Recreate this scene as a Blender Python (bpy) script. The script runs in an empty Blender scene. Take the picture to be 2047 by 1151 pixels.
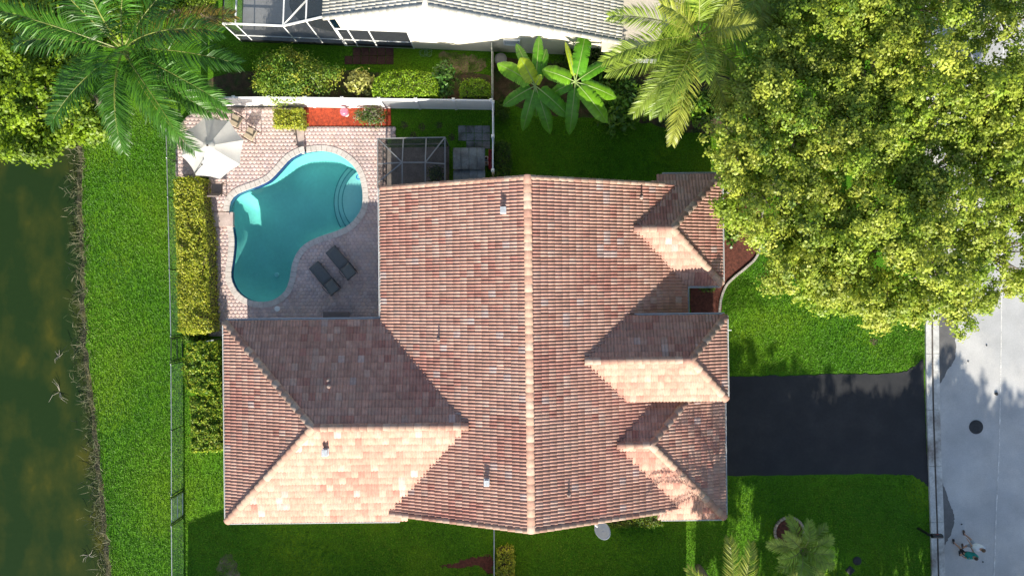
import bpy, bmesh, math, random
import numpy as np
from mathutils import Vector, Matrix, geometry as mgeo
R = math.radians
scene = bpy.context.scene
COL = scene.collection

# ------------------------------------------------------------------ camera, light, exposure
H, KPX, CX, CY = 37.0, 0.027, 1023.5, 575.5       # drone height, metres per photo pixel on the ground
cam_d = bpy.data.cameras.new('camera'); cam = bpy.data.objects.new('camera', cam_d); COL.objects.link(cam)
cam.location = (0, 0, H); cam.rotation_euler = (0, 0, 0)
cam_d.sensor_width = 36; cam_d.lens = 36 * H / (2047 * KPX); cam_d.clip_end = 2000; cam_d.clip_start = 0.1
scene.camera = cam
SUN_EL, SUN_AZ = 25.0, 180.0                        # light from the bottom edge of the picture
world = bpy.data.worlds.new('World'); scene.world = world; world.use_nodes = True
wn = world.node_tree.nodes; wl = world.node_tree.links
sky = wn.new('ShaderNodeTexSky'); sky.sky_type = 'NISHITA'; sky.sun_disc = False
sky.sun_elevation = R(SUN_EL); sky.sun_rotation = R(SUN_AZ)
wl.new(sky.outputs[0], wn['Background'].inputs[0]); wn['Background'].inputs[1].default_value = 0.105
sd = bpy.data.lights.new('sun', 'SUN'); sd.energy = 4.7; sd.angle = R(0.5); sd.color = (1.0, 0.93, 0.80)
sun = bpy.data.objects.new('sun', sd); COL.objects.link(sun)
sun.rotation_euler = (R(90 - SUN_EL), 0, R(-1.0)); sun.location = (0, -60, 40)
scene.view_settings.view_transform = 'Standard'; scene.view_settings.look = 'None'
scene.view_settings.exposure = 1.02; scene.view_settings.gamma = 1.0

# ------------------------------------------------------------------ helpers
def W(px, py, z=0.0):
    s = KPX * (H - z) / H
    return Vector(((px - CX) * s, (CY - py) * s, z))
def WP(pts, z=0.0): return [W(p[0], p[1], z) for p in pts]

def nodes_of(m):
    m.use_nodes = True
    return m.node_tree.nodes, m.node_tree.links, m.node_tree.nodes['Principled BSDF']
MATS = {}
def mat(name, col, rough=0.7, var=0.18, scale=3.0, bump=0.0, bscale=None, metal=0.0, tint=False, transl=0.0,
        col2=None, c2scale=0.4, c2lo=0.45, c2hi=0.6, spec=0.5, fine=None):
    """Procedural material: base colour (or the mesh's own tint attribute) with noise wear and fine relief."""
    if name in MATS: return MATS[name]
    m = bpy.data.materials.new(name); n, l, b = nodes_of(m)
    geo = n.new('ShaderNodeNewGeometry')
    if tint:
        a = n.new('ShaderNodeAttribute'); a.attribute_name = 'tint'; src = a.outputs['Color']
    else:
        rgb = n.new('ShaderNodeRGB'); rgb.outputs[0].default_value = (*col, 1); src = rgb.outputs[0]
    if col2 is not None:
        nz = n.new('ShaderNodeTexNoise'); nz.inputs['Scale'].default_value = c2scale; nz.inputs['Detail'].default_value = 6
        nz.inputs['Roughness'].default_value = 0.65
        l.new(geo.outputs['Position'], nz.inputs['Vector'])
        mr = n.new('ShaderNodeMapRange'); mr.inputs[1].default_value = c2lo; mr.inputs[2].default_value = c2hi
        l.new(nz.outputs[0], mr.inputs[0])
        mx = n.new('ShaderNodeMix'); mx.data_type = 'RGBA'
        l.new(mr.outputs[0], mx.inputs[0]); l.new(src, mx.inputs[6]); mx.inputs[7].default_value = (*col2, 1)
        src = mx.outputs[2]
    for sc, vv in ((scale, var), (fine or scale * 6, var * 0.7)):
        if vv <= 0: continue
        nz = n.new('ShaderNodeTexNoise'); nz.inputs['Scale'].default_value = sc; nz.inputs['Detail'].default_value = 5
        l.new(geo.outputs['Position'], nz.inputs['Vector'])
        mr = n.new('ShaderNodeMapRange'); mr.inputs[1].default_value = 0.3; mr.inputs[2].default_value = 0.7
        mr.inputs[3].default_value = 1 - vv; mr.inputs[4].default_value = 1 + vv
        l.new(nz.outputs[0], mr.inputs[0])
        mx = n.new('ShaderNodeMix'); mx.data_type = 'RGBA'; mx.blend_type = 'MULTIPLY'; mx.inputs[0].default_value = 1
        cmb = n.new('ShaderNodeCombineColor')
        for i in range(3): l.new(mr.outputs[0], cmb.inputs[i])
        l.new(src, mx.inputs[6]); l.new(cmb.outputs[0], mx.inputs[7]); src = mx.outputs[2]
    l.new(src, b.inputs['Base Color'])
    b.inputs['Roughness'].default_value = rough; b.inputs['Metallic'].default_value = metal
    b.inputs['Specular IOR Level'].default_value = spec
    if bump > 0:
        nz = n.new('ShaderNodeTexNoise'); nz.inputs['Scale'].default_value = bscale or scale * 8; nz.inputs['Detail'].default_value = 4
        l.new(geo.outputs['Position'], nz.inputs['Vector'])
        bp = n.new('ShaderNodeBump'); bp.inputs['Strength'].default_value = bump; bp.inputs['Distance'].default_value = 0.03
        l.new(nz.outputs[0], bp.inputs['Height']); l.new(bp.outputs[0], b.inputs['Normal'])
    if transl > 0:
        tr = n.new('ShaderNodeBsdfTranslucent'); l.new(src, tr.inputs[0])
        mx = n.new('ShaderNodeMixShader'); mx.inputs[0].default_value = transl
        l.new(b.outputs[0], mx.inputs[1]); l.new(tr.outputs[0], mx.inputs[2])
        l.new(mx.outputs[0], n['Material Output'].inputs['Surface'])
    MATS[name] = m
    return m

def mesh_np(name, V, F, tint=None, smooth=False):
    """Fast mesh from numpy arrays; F is (N,3) or (N,4); tint is one colour for each face."""
    V = np.asarray(V, np.float32); F = np.asarray(F, np.int32); k = F.shape[1]
    me = bpy.data.meshes.new(name)
    me.vertices.add(len(V)); me.vertices.foreach_set('co', V.ravel())
    me.loops.add(F.size); me.loops.foreach_set('vertex_index', F.ravel())
    me.polygons.add(len(F)); me.polygons.foreach_set('loop_start', np.arange(0, F.size, k, dtype=np.int32))
    if tint is not None:
        at = me.attributes.new('tint', 'FLOAT_COLOR', 'FACE')
        c = np.ones((len(F), 4), np.float32); c[:, :3] = tint
        at.data.foreach_set('color', c.ravel())
    me.update(calc_edges=True); me.validate()
    if smooth: me.polygons.foreach_set('use_smooth', np.ones(len(F), bool))
    return me

def tag(o, label=None, cat=None, group=None, kind=None):
    if label: o['label'] = label
    if cat: o['category'] = cat
    if group: o['group'] = group
    if kind: o['kind'] = kind
    return o
ORG = {}
def link(name, me, m, parent=None):
    o = bpy.data.objects.new(name, me); COL.objects.link(o)
    if m is not None and me is not None and len(me.materials) == 0: me.materials.append(m)
    if parent is not None: o.parent = parent
    return o
def thing(name, label, cat, loc=(0, 0, 0), rz=0.0, group=None):
    o = bpy.data.objects.new(name, None); COL.objects.link(o); o.empty_display_size = 0.2
    o.location = loc; o.rotation_euler = (0, 0, rz); ORG[o.name] = Vector(loc) if rz == 0 else None
    return tag(o, label, cat, group)
def copy_tree(o, parent=None):
    c = o.copy(); COL.objects.link(c); c.parent = parent
    for ch in list(o.children): copy_tree(ch, c)
    return c

class MB:
    """Collects shapes and links them as one mesh object."""
    def __init__(s): s.v = []; s.f = []; s.t = []
    def add(s, V, F, t=None):
        b = len(s.v); s.v += [tuple(p) for p in V]
        s.f += [tuple(i + b for i in f) for f in F]; s.t += [t] * len(F)
        return s
    def box(s, c, size, rz=0, t=None, m=None):
        x, y, z = (d / 2 for d in size)
        P = [Vector((i * x, j * y, k * z)) for k in (-1, 1) for j in (-1, 1) for i in (-1, 1)]
        M = m or (Matrix.Translation(c) @ Matrix.Rotation(rz, 4, 'Z'))
        return s.add([M @ p for p in P], [(0, 2, 3, 1), (4, 5, 7, 6), (0, 1, 5, 4), (2, 6, 7, 3), (0, 4, 6, 2), (1, 3, 7, 5)], t)
    def bar(s, a, b, w, h, t=None):
        a = Vector(a); b = Vector(b); d = b - a
        q = d.to_track_quat('Y', 'Z').to_matrix().to_4x4()
        return s.box((0, 0, 0), (w, d.length, h), t=t, m=Matrix.Translation((a + b) / 2) @ q)
    def prism(s, poly, z0, z1, t=None):
        n = len(poly)
        if sum(poly[i][0] * poly[(i + 1) % n][1] - poly[(i + 1) % n][0] * poly[i][1] for i in range(n)) < 0: poly = list(poly)[::-1]
        V = [(p[0], p[1], z0) for p in poly] + [(p[0], p[1], z1) for p in poly]
        F = [tuple(range(n))[::-1], tuple(range(n, 2 * n))] + [(i, (i + 1) % n, n + (i + 1) % n, n + i) for i in range(n)]
        return s.add(V, F, t)
    def tube(s, pts, rad, n=8, t=None, caps=True):
        pts = [Vector(p) for p in pts]; V = []; F = []
        if not hasattr(rad, '__len__'): rad = [rad] * len(pts)
        for i, p in enumerate(pts):
            d = (pts[min(i + 1, len(pts) - 1)] - pts[max(i - 1, 0)]).normalized()
            q = d.to_track_quat('Z', 'X')
            for k in range(n):
                a = 2 * math.pi * k / n
                V.append(p + q @ Vector((math.cos(a) * rad[i], math.sin(a) * rad[i], 0)))
        for i in range(len(pts) - 1):
            for k in range(n):
                k2 = (k + 1) % n
                F.append((i * n + k, i * n + k2, (i + 1) * n + k2, (i + 1) * n + k))
        if caps: F += [tuple(range(n))[::-1], tuple(range((len(pts) - 1) * n, len(pts) * n))]
        return s.add(V, F, t)
    def lathe(s, c, prof, n=24, t=None):
        V = []; F = []
        for r, z in prof:
            for k in range(n):
                a = 2 * math.pi * k / n; V.append((c[0] + r * math.cos(a), c[1] + r * math.sin(a), c[2] + z))
        for i in range(len(prof) - 1):
            for k in range(n):
                k2 = (k + 1) % n; F.append((i * n + k, i * n + k2, (i + 1) * n + k2, (i + 1) * n + k))
        F += [tuple(range(n))[::-1], tuple(range((len(prof) - 1) * n, len(prof) * n))]
        return s.add(V, F, t)
    def build(s, name, m, parent=None, smooth=False, bevel=0.0, world=True):
        off = Vector((0, 0, 0))
        if parent is not None and world:
            p = parent
            while p is not None: off += p.location; p = p.parent
        me = bpy.data.meshes.new(name)
        me.from_pydata([tuple(Vector(v) - off) for v in s.v], [], s.f)
        if any(t is not None for t in s.t):
            at = me.attributes.new('tint', 'FLOAT_COLOR', 'FACE')
            for i, t in enumerate(s.t): at.data[i].color = (*(t or (1, 1, 1)), 1)
        me.update()
        if smooth: me.polygons.foreach_set('use_smooth', [True] * len(me.polygons))
        o = link(name, me, m, parent)
        if bevel > 0:
            bv = o.modifiers.new('bevel', 'BEVEL'); bv.width = bevel; bv.segments = 2; bv.limit_method = 'ANGLE'
        return o

def smooth_poly(pts, n=6, closed=True):
    out = []; N = len(pts)
    rng = range(N) if closed else range(N - 1)
    for i in rng:
        g = (lambda k: pts[k % N]) if closed else (lambda k: pts[min(max(k, 0), N - 1)])
        p0, p1, p2, p3 = (Vector((*g(i + d)[:2], 0)) for d in (-1, 0, 1, 2))
        for k in range(n):
            t = k / n
            q = 0.5 * ((2 * p1) + (p2 - p0) * t + (2 * p0 - 5 * p1 + 4 * p2 - p3) * t * t + (3 * p1 - p0 - 3 * p2 + p3) * t ** 3)
            out.append((q.x, q.y))
    if not closed: out.append(tuple(pts[-1][:2]))
    return out
def inside(poly, x, y):
    c = False; j = len(poly) - 1
    for i in range(len(poly)):
        xi, yi = poly[i][0], poly[i][1]; xj, yj = poly[j][0], poly[j][1]
        if (yi > y) != (yj > y) and x < (xj - xi) * (y - yi) / (yj - yi) + xi: c = not c
        j = i
    return c
def inside_np(poly, X, Y):
    c = np.zeros(len(X), bool); j = len(poly) - 1
    for i in range(len(poly)):
        xi, yi = poly[i][0], poly[i][1]; xj, yj = poly[j][0], poly[j][1]
        if yi != yj:
            c ^= ((yi > Y) != (yj > Y)) & (X < (xj - xi) * (Y - yi) / (yj - yi) + xi)
        j = i
    return c
def dist_poly(poly, X, Y):
    d = np.full(len(X), 1e9); n = len(poly)
    for i in range(n):
        a = poly[i]; b = poly[(i + 1) % n]; ex, ey = b[0] - a[0], b[1] - a[1]
        t = np.clip(((X - a[0]) * ex + (Y - a[1]) * ey) / max(ex * ex + ey * ey, 1e-9), 0, 1)
        d = np.minimum(d, np.hypot(X - a[0] - t * ex, Y - a[1] - t * ey))
    return d
def sheet(name, outer, m, z, holes=(), skirt=0.0, parent=None, jag=0.0, seed=0):
    """A flat sheet with holes, triangulated; skirt drops its rim so it has thickness."""
    rg = random.Random(seed); bm = bmesh.new(); edges = []
    for loop in [outer] + list(holes):
        vs = [bm.verts.new((p[0] + rg.uniform(-jag, jag), p[1] + rg.uniform(-jag, jag), z)) for p in loop]
        for i in range(len(vs)): edges.append(bm.edges.new((vs[i], vs[(i + 1) % len(vs)])))
    bmesh.ops.triangle_fill(bm, edges=edges, use_beauty=True, normal=(0, 0, 1))
    for f in bm.faces:
        f.normal_update()
        if f.normal.z < 0: f.normal_flip()
    if skirt > 0:
        be = [e for e in bm.edges if e.is_boundary]
        r = bmesh.ops.extrude_edge_only(bm, edges=be)
        for v in r['geom']:
            if isinstance(v, bmesh.types.BMVert): v.co.z -= skirt
    me = bpy.data.meshes.new(name); bm.to_mesh(me); bm.free()
    return link(name, me, m, parent)
def ragged(pts, n, amp, seed):
    """Subdivided, jittered outline for beds, stains and bare patches."""
    rg = random.Random(seed); p = smooth_poly(pts, n)
    return [(x + rg.gauss(0, amp), y + rg.gauss(0, amp)) for x, y in p]

NPR = np.random.default_rng(11)
def unit(a): return a / np.maximum(np.linalg.norm(a, axis=1, keepdims=True), 1e-9)
def leaf_arrays(P, N, L, Wd, rng, fold=0.25, D=None):
    """One kite-shaped folded leaf (4 corners) for each point; N is the leaf normal."""
    n = len(P); N = unit(N)
    if D is None: D = rng.normal(size=(n, 3))
    D = unit(D - (D * N).sum(1, keepdims=True) * N)
    S = np.cross(N, D); L = np.broadcast_to(np.asarray(L).reshape(-1, 1), (n, 1)); Wd = np.broadcast_to(np.asarray(Wd).reshape(-1, 1), (n, 1))
    a = P - D * L * 0.5; c = P + D * L * 0.5 - N * L * 0.12
    b = P + S * Wd * 0.5 + N * Wd * fold; d = P - S * Wd * 0.5 + N * Wd * fold
    V = np.stack([a, b, c, d], 1).reshape(-1, 3)
    return V, np.arange(4 * n).reshape(-1, 4)
def mixc(pal, rng, n, p=None):
    pal = np.asarray(pal); i = rng.choice(len(pal), n, p=p); j = rng.choice(len(pal), n, p=p); t = rng.random((n, 1)) * 0.5
    return (pal[i] * (1 - t) + pal[j] * t) * rng.uniform(0.8, 1.2, (n, 1))

LEAF = mat('leaf', (0.1, 0.2, 0.03), rough=0.5, var=0.12, scale=2.0, tint=True, transl=0.42)
WAXY = mat('waxy_leaf', (0.1, 0.2, 0.03), rough=0.40, var=0.15, scale=4.0, tint=True, transl=0.36)
TWIG = mat('twig', (0.075, 0.058, 0.035), rough=0.9, var=0.3, scale=8, bump=0.4)
BARK = mat('bark', (0.14, 0.11, 0.085), rough=0.9, var=0.35, scale=5, bump=0.6)
WHITE = mat('white_paint', (0.80, 0.80, 0.79), rough=0.45, var=0.05, scale=1.5, bump=0.05)
DARKMETAL = mat('dark_metal', (0.03, 0.032, 0.034), rough=0.45, var=0.2, scale=8, metal=0.3)
GALV = mat('galvanised', (0.50, 0.52, 0.52), rough=0.42, var=0.15, scale=6, metal=0.7)
CONC = mat('concrete', (0.46, 0.45, 0.42), rough=0.88, var=0.16, scale=2.2, bump=0.25, bscale=40)

# ------------------------------------------------------------------ ground, lake, road
bank = [(150, -260), (158, -60), (163, 120), (166, 300), (165, 420), (170, 520), (172, 640), (180, 740), (192, 840), (204, 950), (214, 1050), (222, 1151), (230, 1300), (240, 1500)]
bankw = smooth_poly([tuple(W(*p)[:2]) for p in bank], 6, closed=False)
rgb_ = random.Random(5)
bankw = [(x + rgb_.gauss(0, 0.06), y) for x, y in bankw]
bankw = [(bankw[0][0], 300)] + bankw + [(bankw[-1][0], -300)]
pool_z = [(765, 222), (850, 213), (930, 232), (1000, 280), (1040, 340), (1060, 430), (1055, 510), (1020, 570), (975, 610), (920, 635),
          (830, 665), (760, 700), (715, 750), (690, 815), (680, 880), (655, 945), (600, 990), (540, 1003), (470, 995), (410, 955), (378, 900),
          (370, 850), (380, 780), (388, 690), (380, 620), (370, 560), (375, 490), (400, 450), (450, 425), (520, 400), (580, 370), (630, 320), (680, 265), (720, 240)]
pool_px = [(320 + a / 2.615, 220 + b / 2.615) for a, b in pool_z]
POOL = smooth_poly([tuple(W(*p, 0.1)[:2]) for p in pool_px], 5)
def offset_loop(loop, d):
    n = len(loop); out = []
    area = sum(loop[i][0] * loop[(i + 1) % n][1] - loop[(i + 1) % n][0] * loop[i][1] for i in range(n)); sg = 1 if area > 0 else -1
    for i in range(n):
        ax, ay = loop[i - 1]; bx, by = loop[(i + 1) % n]; tx, ty = bx - ax, by - ay; L = math.hypot(tx, ty)
        out.append((loop[i][0] + sg * ty / L * d, loop[i][1] - sg * tx / L * d))
    return out
POOL_OUT = offset_loop(POOL, 0.16)

def lawn_material():
    m = bpy.data.materials.new('lawn'); n, l, b = nodes_of(m)
    geo = n.new('ShaderNodeNewGeometry')
    def noise(sc, det=6):
        z = n.new('ShaderNodeTexNoise'); z.inputs['Scale'].default_value = sc; z.inputs['Detail'].default_value = det
        z.inputs['Roughness'].default_value = 0.6; l.new(geo.outputs['Position'], z.inputs['Vector']); return z.outputs[0]
    def ramp(src, stops):
        r = n.new('ShaderNodeValToRGB'); e = r.color_ramp.elements
        e[0].position, e[0].color = stops[0][0], (*stops[0][1], 1); e[1].position, e[1].color = stops[-1][0], (*stops[-1][1], 1)
        for p, c in stops[1:-1]: k = e.new(p); k.color = (*c, 1)
        l.new(src, r.inputs[0]); return r.outputs[0]
    big = ramp(noise(0.22, 3), [(0.3, (0.055, 0.17, 0.007)), (0.52, (0.085, 0.22, 0.008)), (0.7, (0.15, 0.27, 0.010))])
    fine = ramp(noise(14, 4), [(0.3, (0.45, 0.45, 0.45)), (0.7, (1.45, 1.45, 1.45))])
    mx = n.new('ShaderNodeMix'); mx.data_type = 'RGBA'; mx.blend_type = 'MULTIPLY'; mx.inputs[0].default_value = 1
    l.new(big, mx.inputs[6]); l.new(fine, mx.inputs[7]); l.new(mx.outputs[2], b.inputs['Base Color'])
    b.inputs['Roughness'].default_value = 0.9; b.inputs['Specular IOR Level'].default_value = 0.15
    bp = n.new('ShaderNodeBump'); bp.inputs['Strength'].default_value = 0.9; bp.inputs['Distance'].default_value = 0.06
    l.new(noise(16, 5), bp.inputs['Height']); l.new(bp.outputs[0], b.inputs['Normal'])
    return m
LAWN = lawn_material()
outer = bankw + [(300, -300), (300, 300)]
tag(sheet('lawn', outer, LAWN, 0.0, holes=[POOL_OUT]), kind='structure')
# the bank dips under the water
mud = mat('bank_mud', (0.055, 0.050, 0.022), rough=0.9, var=0.4, scale=2.5, bump=0.6, col2=(0.11, 0.10, 0.03), c2scale=0.9)
b_ = MB(); nb = len(bankw)
rows = [(0.0, -0.004), (-0.22, -0.12), (-0.55, -0.32), (-1.6, -0.7), (-4.0, -1.6)]
V = [(x + dx, y, z) for dx, z in rows for x, y in bankw]
b_.add(V, [(r * nb + i, (r + 1) * nb + i, (r + 1) * nb + i + 1, r * nb + i + 1) for r in range(len(rows) - 1) for i in range(nb - 1)])
tag(b_.build('bank', mud), kind='structure')
def lake_material():
    m = bpy.data.materials.new('lake_water'); n, l, b = nodes_of(m); geo = n.new('ShaderNodeNewGeometry')
    mp = n.new('ShaderNodeMapping'); mp.inputs['Scale'].default_value = (0.9, 0.5, 1); l.new(geo.outputs['Position'], mp.inputs[0])
    nz = n.new('ShaderNodeTexNoise'); nz.inputs['Scale'].default_value = 0.9; nz.inputs['Detail'].default_value = 5; l.new(mp.outputs[0], nz.inputs[0])
    sep = n.new('ShaderNodeSeparateXYZ'); l.new(geo.outputs['Position'], sep.inputs[0])
    sh = n.new('ShaderNodeMapRange'); sh.inputs[1].default_value = -28.5; sh.inputs[2].default_value = -22.6; sh.inputs[3].default_value = -0.06; sh.inputs[4].default_value = 0.13
    l.new(sep.outputs[0], sh.inputs[0])
    ad = n.new('ShaderNodeMath'); ad.operation = 'ADD'; l.new(nz.outputs[0], ad.inputs[0]); l.new(sh.outputs[0], ad.inputs[1])
    r = n.new('ShaderNodeValToRGB'); e = r.color_ramp.elements
    e[0].position, e[0].color = 0.46, (0.015, 0.032, 0.008, 1); e[1].position, e[1].color = 0.90, (0.085, 0.078, 0.010, 1)
    k = e.new(0.66); k.color = (0.032, 0.044, 0.009, 1)
    l.new(ad.outputs[0], r.inputs[0]); l.new(r.outputs[0], b.inputs['Base Color'])
    b.inputs['Roughness'].default_value = 0.06; b.inputs['IOR'].default_value = 1.33; b.inputs['Specular IOR Level'].default_value = 0.3
    w = n.new('ShaderNodeTexNoise'); w.inputs['Scale'].default_value = 3.5; l.new(geo.outputs['Position'], w.inputs[0])
    bp = n.new('ShaderNodeBump'); bp.inputs['Strength'].default_value = 0.12; bp.inputs['Distance'].default_value = 0.05
    l.new(w.outputs[0], bp.inputs['Height']); l.new(bp.outputs[0], b.inputs['Normal'])
    return m
tag(sheet('lake', [(-300, -300), (-17, -300), (-17, 300), (-300, 300)], lake_material(), -0.25), kind='structure')
# keep the lake out from under the lawn view: it lies below the sheet there

ROADX = [(1872, -200), (1874, 400), (1876, 760), (1880, 900), (1884, 1000), (1888, 1151), (1896, 1350)]
def road_material():
    m = mat('road_surface', (0.44, 0.44, 0.435), rough=0.85, var=0.10, scale=0.8, bump=0.3, bscale=60, col2=(0.52, 0.51, 0.49), c2scale=0.35, fine=14)
    return m
roadl = [tuple(W(*p)[:2]) for p in ROADX]
tag(sheet('road', [(roadl[0][0], 120)] + roadl + [(roadl[-1][0] + 1.5, -120), (45, -120), (45, 120)], road_material(), 0.004), kind='structure')
# kerb and gutter: two concrete runs with a dirty channel between, cast in lengths with joints
kerbm = mat('kerb_concrete', (0.55, 0.54, 0.51), rough=0.85, var=0.2, scale=1.5, bump=0.3, bscale=30, col2=(0.16, 0.13, 0.11), c2scale=0.33, c2lo=0.5, c2hi=0.68)
channel = mat('gutter_channel', (0.10, 0.085, 0.075), rough=0.85, var=0.35, scale=2.0, bump=0.2)
kb = bpy.data.objects.new('kerb', None); COL.objects.link(kb); tag(kb, kind='structure')
def xat(py, tab):
    for (x0, y0), (x1, y1) in zip(tab, tab[1:]):
        if y0 <= py <= y1: return x0 + (x1 - x0) * (py - y0) / (y1 - y0)
    return tab[-1][0]
py = -190.0
while py < 1330:
    p2 = min(py + 112, 1345)
    for (o0, o1, zt) in ((-27, -16, 0.12), (-11, 1, 0.045)):
        q = [W(xat(py + 0.6, ROADX) + o0, py + 0.6), W(xat(p2, ROADX) + o0, p2 - 0.1), W(xat(p2, ROADX) + o1, p2 - 0.1), W(xat(py + 0.6, ROADX) + o1, py + 0.6)]
        MB().prism([(v.x, v.y) for v in q], -0.1, zt).build('kerb_stone', kerbm, kb, bevel=0.012)
    py = p2
chan = [(x - 15.5, y) for x, y in ROADX]; chan2 = [(x - 10.5, y) for x, y in ROADX]
MB().prism([tuple(W(*p)[:2]) for p in chan + chan2[::-1]], -0.1, 0.012).build('gutter_channel', channel, kb)
# driveway
asph = mat('driveway_asphalt', (0.016, 0.017, 0.020), rough=0.8, var=0.15, scale=1.2, bump=0.35, bscale=70, col2=(0.024, 0.024, 0.026), c2scale=0.5)
drive = [(1420, 752), (1480, 753), (1560, 751), (1640, 749), (1720, 748), (1790, 746), (1815, 740), (1832, 728), (1846, 716), (1848, 800), (1851, 880), (1856, 972), (1838, 958), (1822, 949), (1780, 947), (1680, 947), (1560, 949), (1420, 951)]
dr = []
rg = random.Random(3)
for i in range(len(drive)):
    a = drive[i]; b = drive[(i + 1) % len(drive)]; k = 8
    for j in range(k): dr.append((a[0] + (b[0] - a[0]) * j / k + rg.gauss(0, 0.6), a[1] + (b[1] - a[1]) * j / k + rg.gauss(0, 0.9)))
tag(sheet('driveway', [tuple(W(*p)[:2]) for p in dr], asph, 0.025, skirt=0.05), kind='structure')
# wet stains in the road by the kerb and a pale joint line along the road
wet = mat('damp_stain', (0.13, 0.125, 0.12), rough=0.55, var=0.15, scale=2)
for k, (pts, sd_) in enumerate((([(1879, 955), (1888, 975), (1898, 1005), (1907, 1030), (1905, 1055), (1895, 1078), (1887, 1085), (1884, 1030)], 1),
                  ([(1876, 600), (1912, 620), (1911, 680), (1908, 720), (1893, 740), (1878, 765), (1877, 700)], 2))):
    tag(sheet('damp_patch', ragged([tuple(W(*p)[:2]) for p in pts], 8, 0.018, sd_), wet, 0.0085), kind='structure')
line = mat('road_joint', (0.62, 0.61, 0.58), rough=0.8, var=0.3, scale=3)
lp = [(2008, -150), (2004, 300), (2002, 600), (2000, 760), (1997, 900), (1992, 1010), (1987, 1151), (1980, 1320)]
lw = smooth_poly([tuple(W(*p)[:2]) for p in lp], 30, closed=False)
ra = random.Random(9)
tag(sheet('road_joint', [(x - 0.028 + ra.gauss(0, .008), y) for x, y in lw] + [(x + 0.028 + ra.gauss(0, .008), y) for x, y in lw[::-1]], line, 0.0125), kind='structure')

# ------------------------------------------------------------------ soil beds and mulch
redmulch = mat('red_mulch', (0.33, 0.045, 0.014), rough=0.9, var=0.4, scale=7, bump=1.0, bscale=35, fine=28)
brownmulch = mat('brown_mulch', (0.115, 0.035, 0.022), rough=0.95, var=0.45, scale=7, bump=1.0, bscale=30, fine=28)
soil = mat('bare_soil', (0.085, 0.055, 0.032), rough=0.95, var=0.4, scale=3, bump=0.7, bscale=25, col2=(0.045, 0.07, 0.015), c2scale=1.6)
drysoil = mat('dry_soil', (0.21, 0.165, 0.085), rough=0.95, var=0.35, scale=3, bump=0.6, col2=(0.09, 0.13, 0.02), c2scale=1.4)
def bed(name, pts, m, z=0.012, seed=1, amp=0.03, skirt=0.03, n=8):
    return tag(sheet(name, ragged([tuple(W(*p)[:2]) for p in pts], n, amp, seed), m, z, skirt=skirt), kind='structure')
bed('mulch_bed', [(605, 216), (650, 216), (700, 216), (779, 216), (781, 217), (782, 235), (782, 251), (780, 252), (700, 253), (640, 253), (607, 254), (605, 252), (605, 235)], redmulch, 0.05, 2, 0.008, 0.06)
bed('mulch_bed', [(1380, 565), (1385, 628), (1438, 628), (1442, 590), (1455, 560), (1480, 540), (1510, 515), (1520, 470), (1520, 420), (1500, 385), (1450, 392), (1420, 400), (1380, 440)], brownmulch, 0.03, 3, 0.012)
bed('planting_bed', [(992, 120), (1100, 125), (1300, 130), (1470, 160), (1480, 255), (1440, 268), (1380, 266), (1300, 250), (1230, 236), (1130, 234), (1060, 222), (1010, 205), (992, 200)], soil, 0.01, 4, 0.04)
bed('planting_bed', [(440, 150), (640, 140), (760, 145), (975, 150), (980, 205), (700, 205), (430, 205)], soil, 0.009, 6, 0.03)
bed('bare_patch', [(880, 1130), (905, 1126), (930, 1117), (965, 1110), (985, 1112), (984, 1146), (968, 1140), (950, 1128), (920, 1136)], brownmulch, 0.008, 7, 0.06)
bed('bare_patch', [(440, 1118), (455, 1108), (470, 1120), (478, 1150), (470, 1180), (440, 1180), (432, 1150)], drysoil, 0.008, 8, 0.05)
bed('bare_patch', [(880, 108), (930, 108), (968, 122), (965, 140), (930, 150), (895, 140)], drysoil, 0.006, 9, 0.08)
bed('bare_patch', [(1738, 680), (1748, 676), (1756, 684), (1748, 690)], soil, 0.008, 10, 0.03)
for k, (x, y) in enumerate(((808, 251), (843, 254), (877, 250), (903, 274), (826, 272))):
    bed('soil_spot', [(x - 7, y), (x, y - 8), (x + 7, y), (x, y + 8)], soil, 0.008, 20 + k, 0.03)
# curved edging of the front mulch bed, stone by stone
edgm = mat('edging_stone', (0.42, 0.38, 0.34), rough=0.9, var=0.25, scale=6, bump=0.4)
ed = thing('bed_edging', 'curved stone edging round the mulch bed beside the front lawn', 'edging', W(1450, 560))
el = smooth_poly([tuple(W(*p)[:2]) for p in [(1437, 630), (1440, 600), (1450, 572), (1468, 553), (1490, 535), (1512, 512), (1524, 470), (1522, 420), (1500, 388), (1470, 380), (1448, 388)]], 7, closed=False)
for a, b in zip(el, el[1:]):
    MB().bar((a[0], a[1], 0.05), (a[0] + (b[0] - a[0]) * 0.93, a[1] + (b[1] - a[1]) * 0.93, 0.05), 0.13, 0.13).build('edging_stone', edgm, ed, bevel=0.015)

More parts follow.
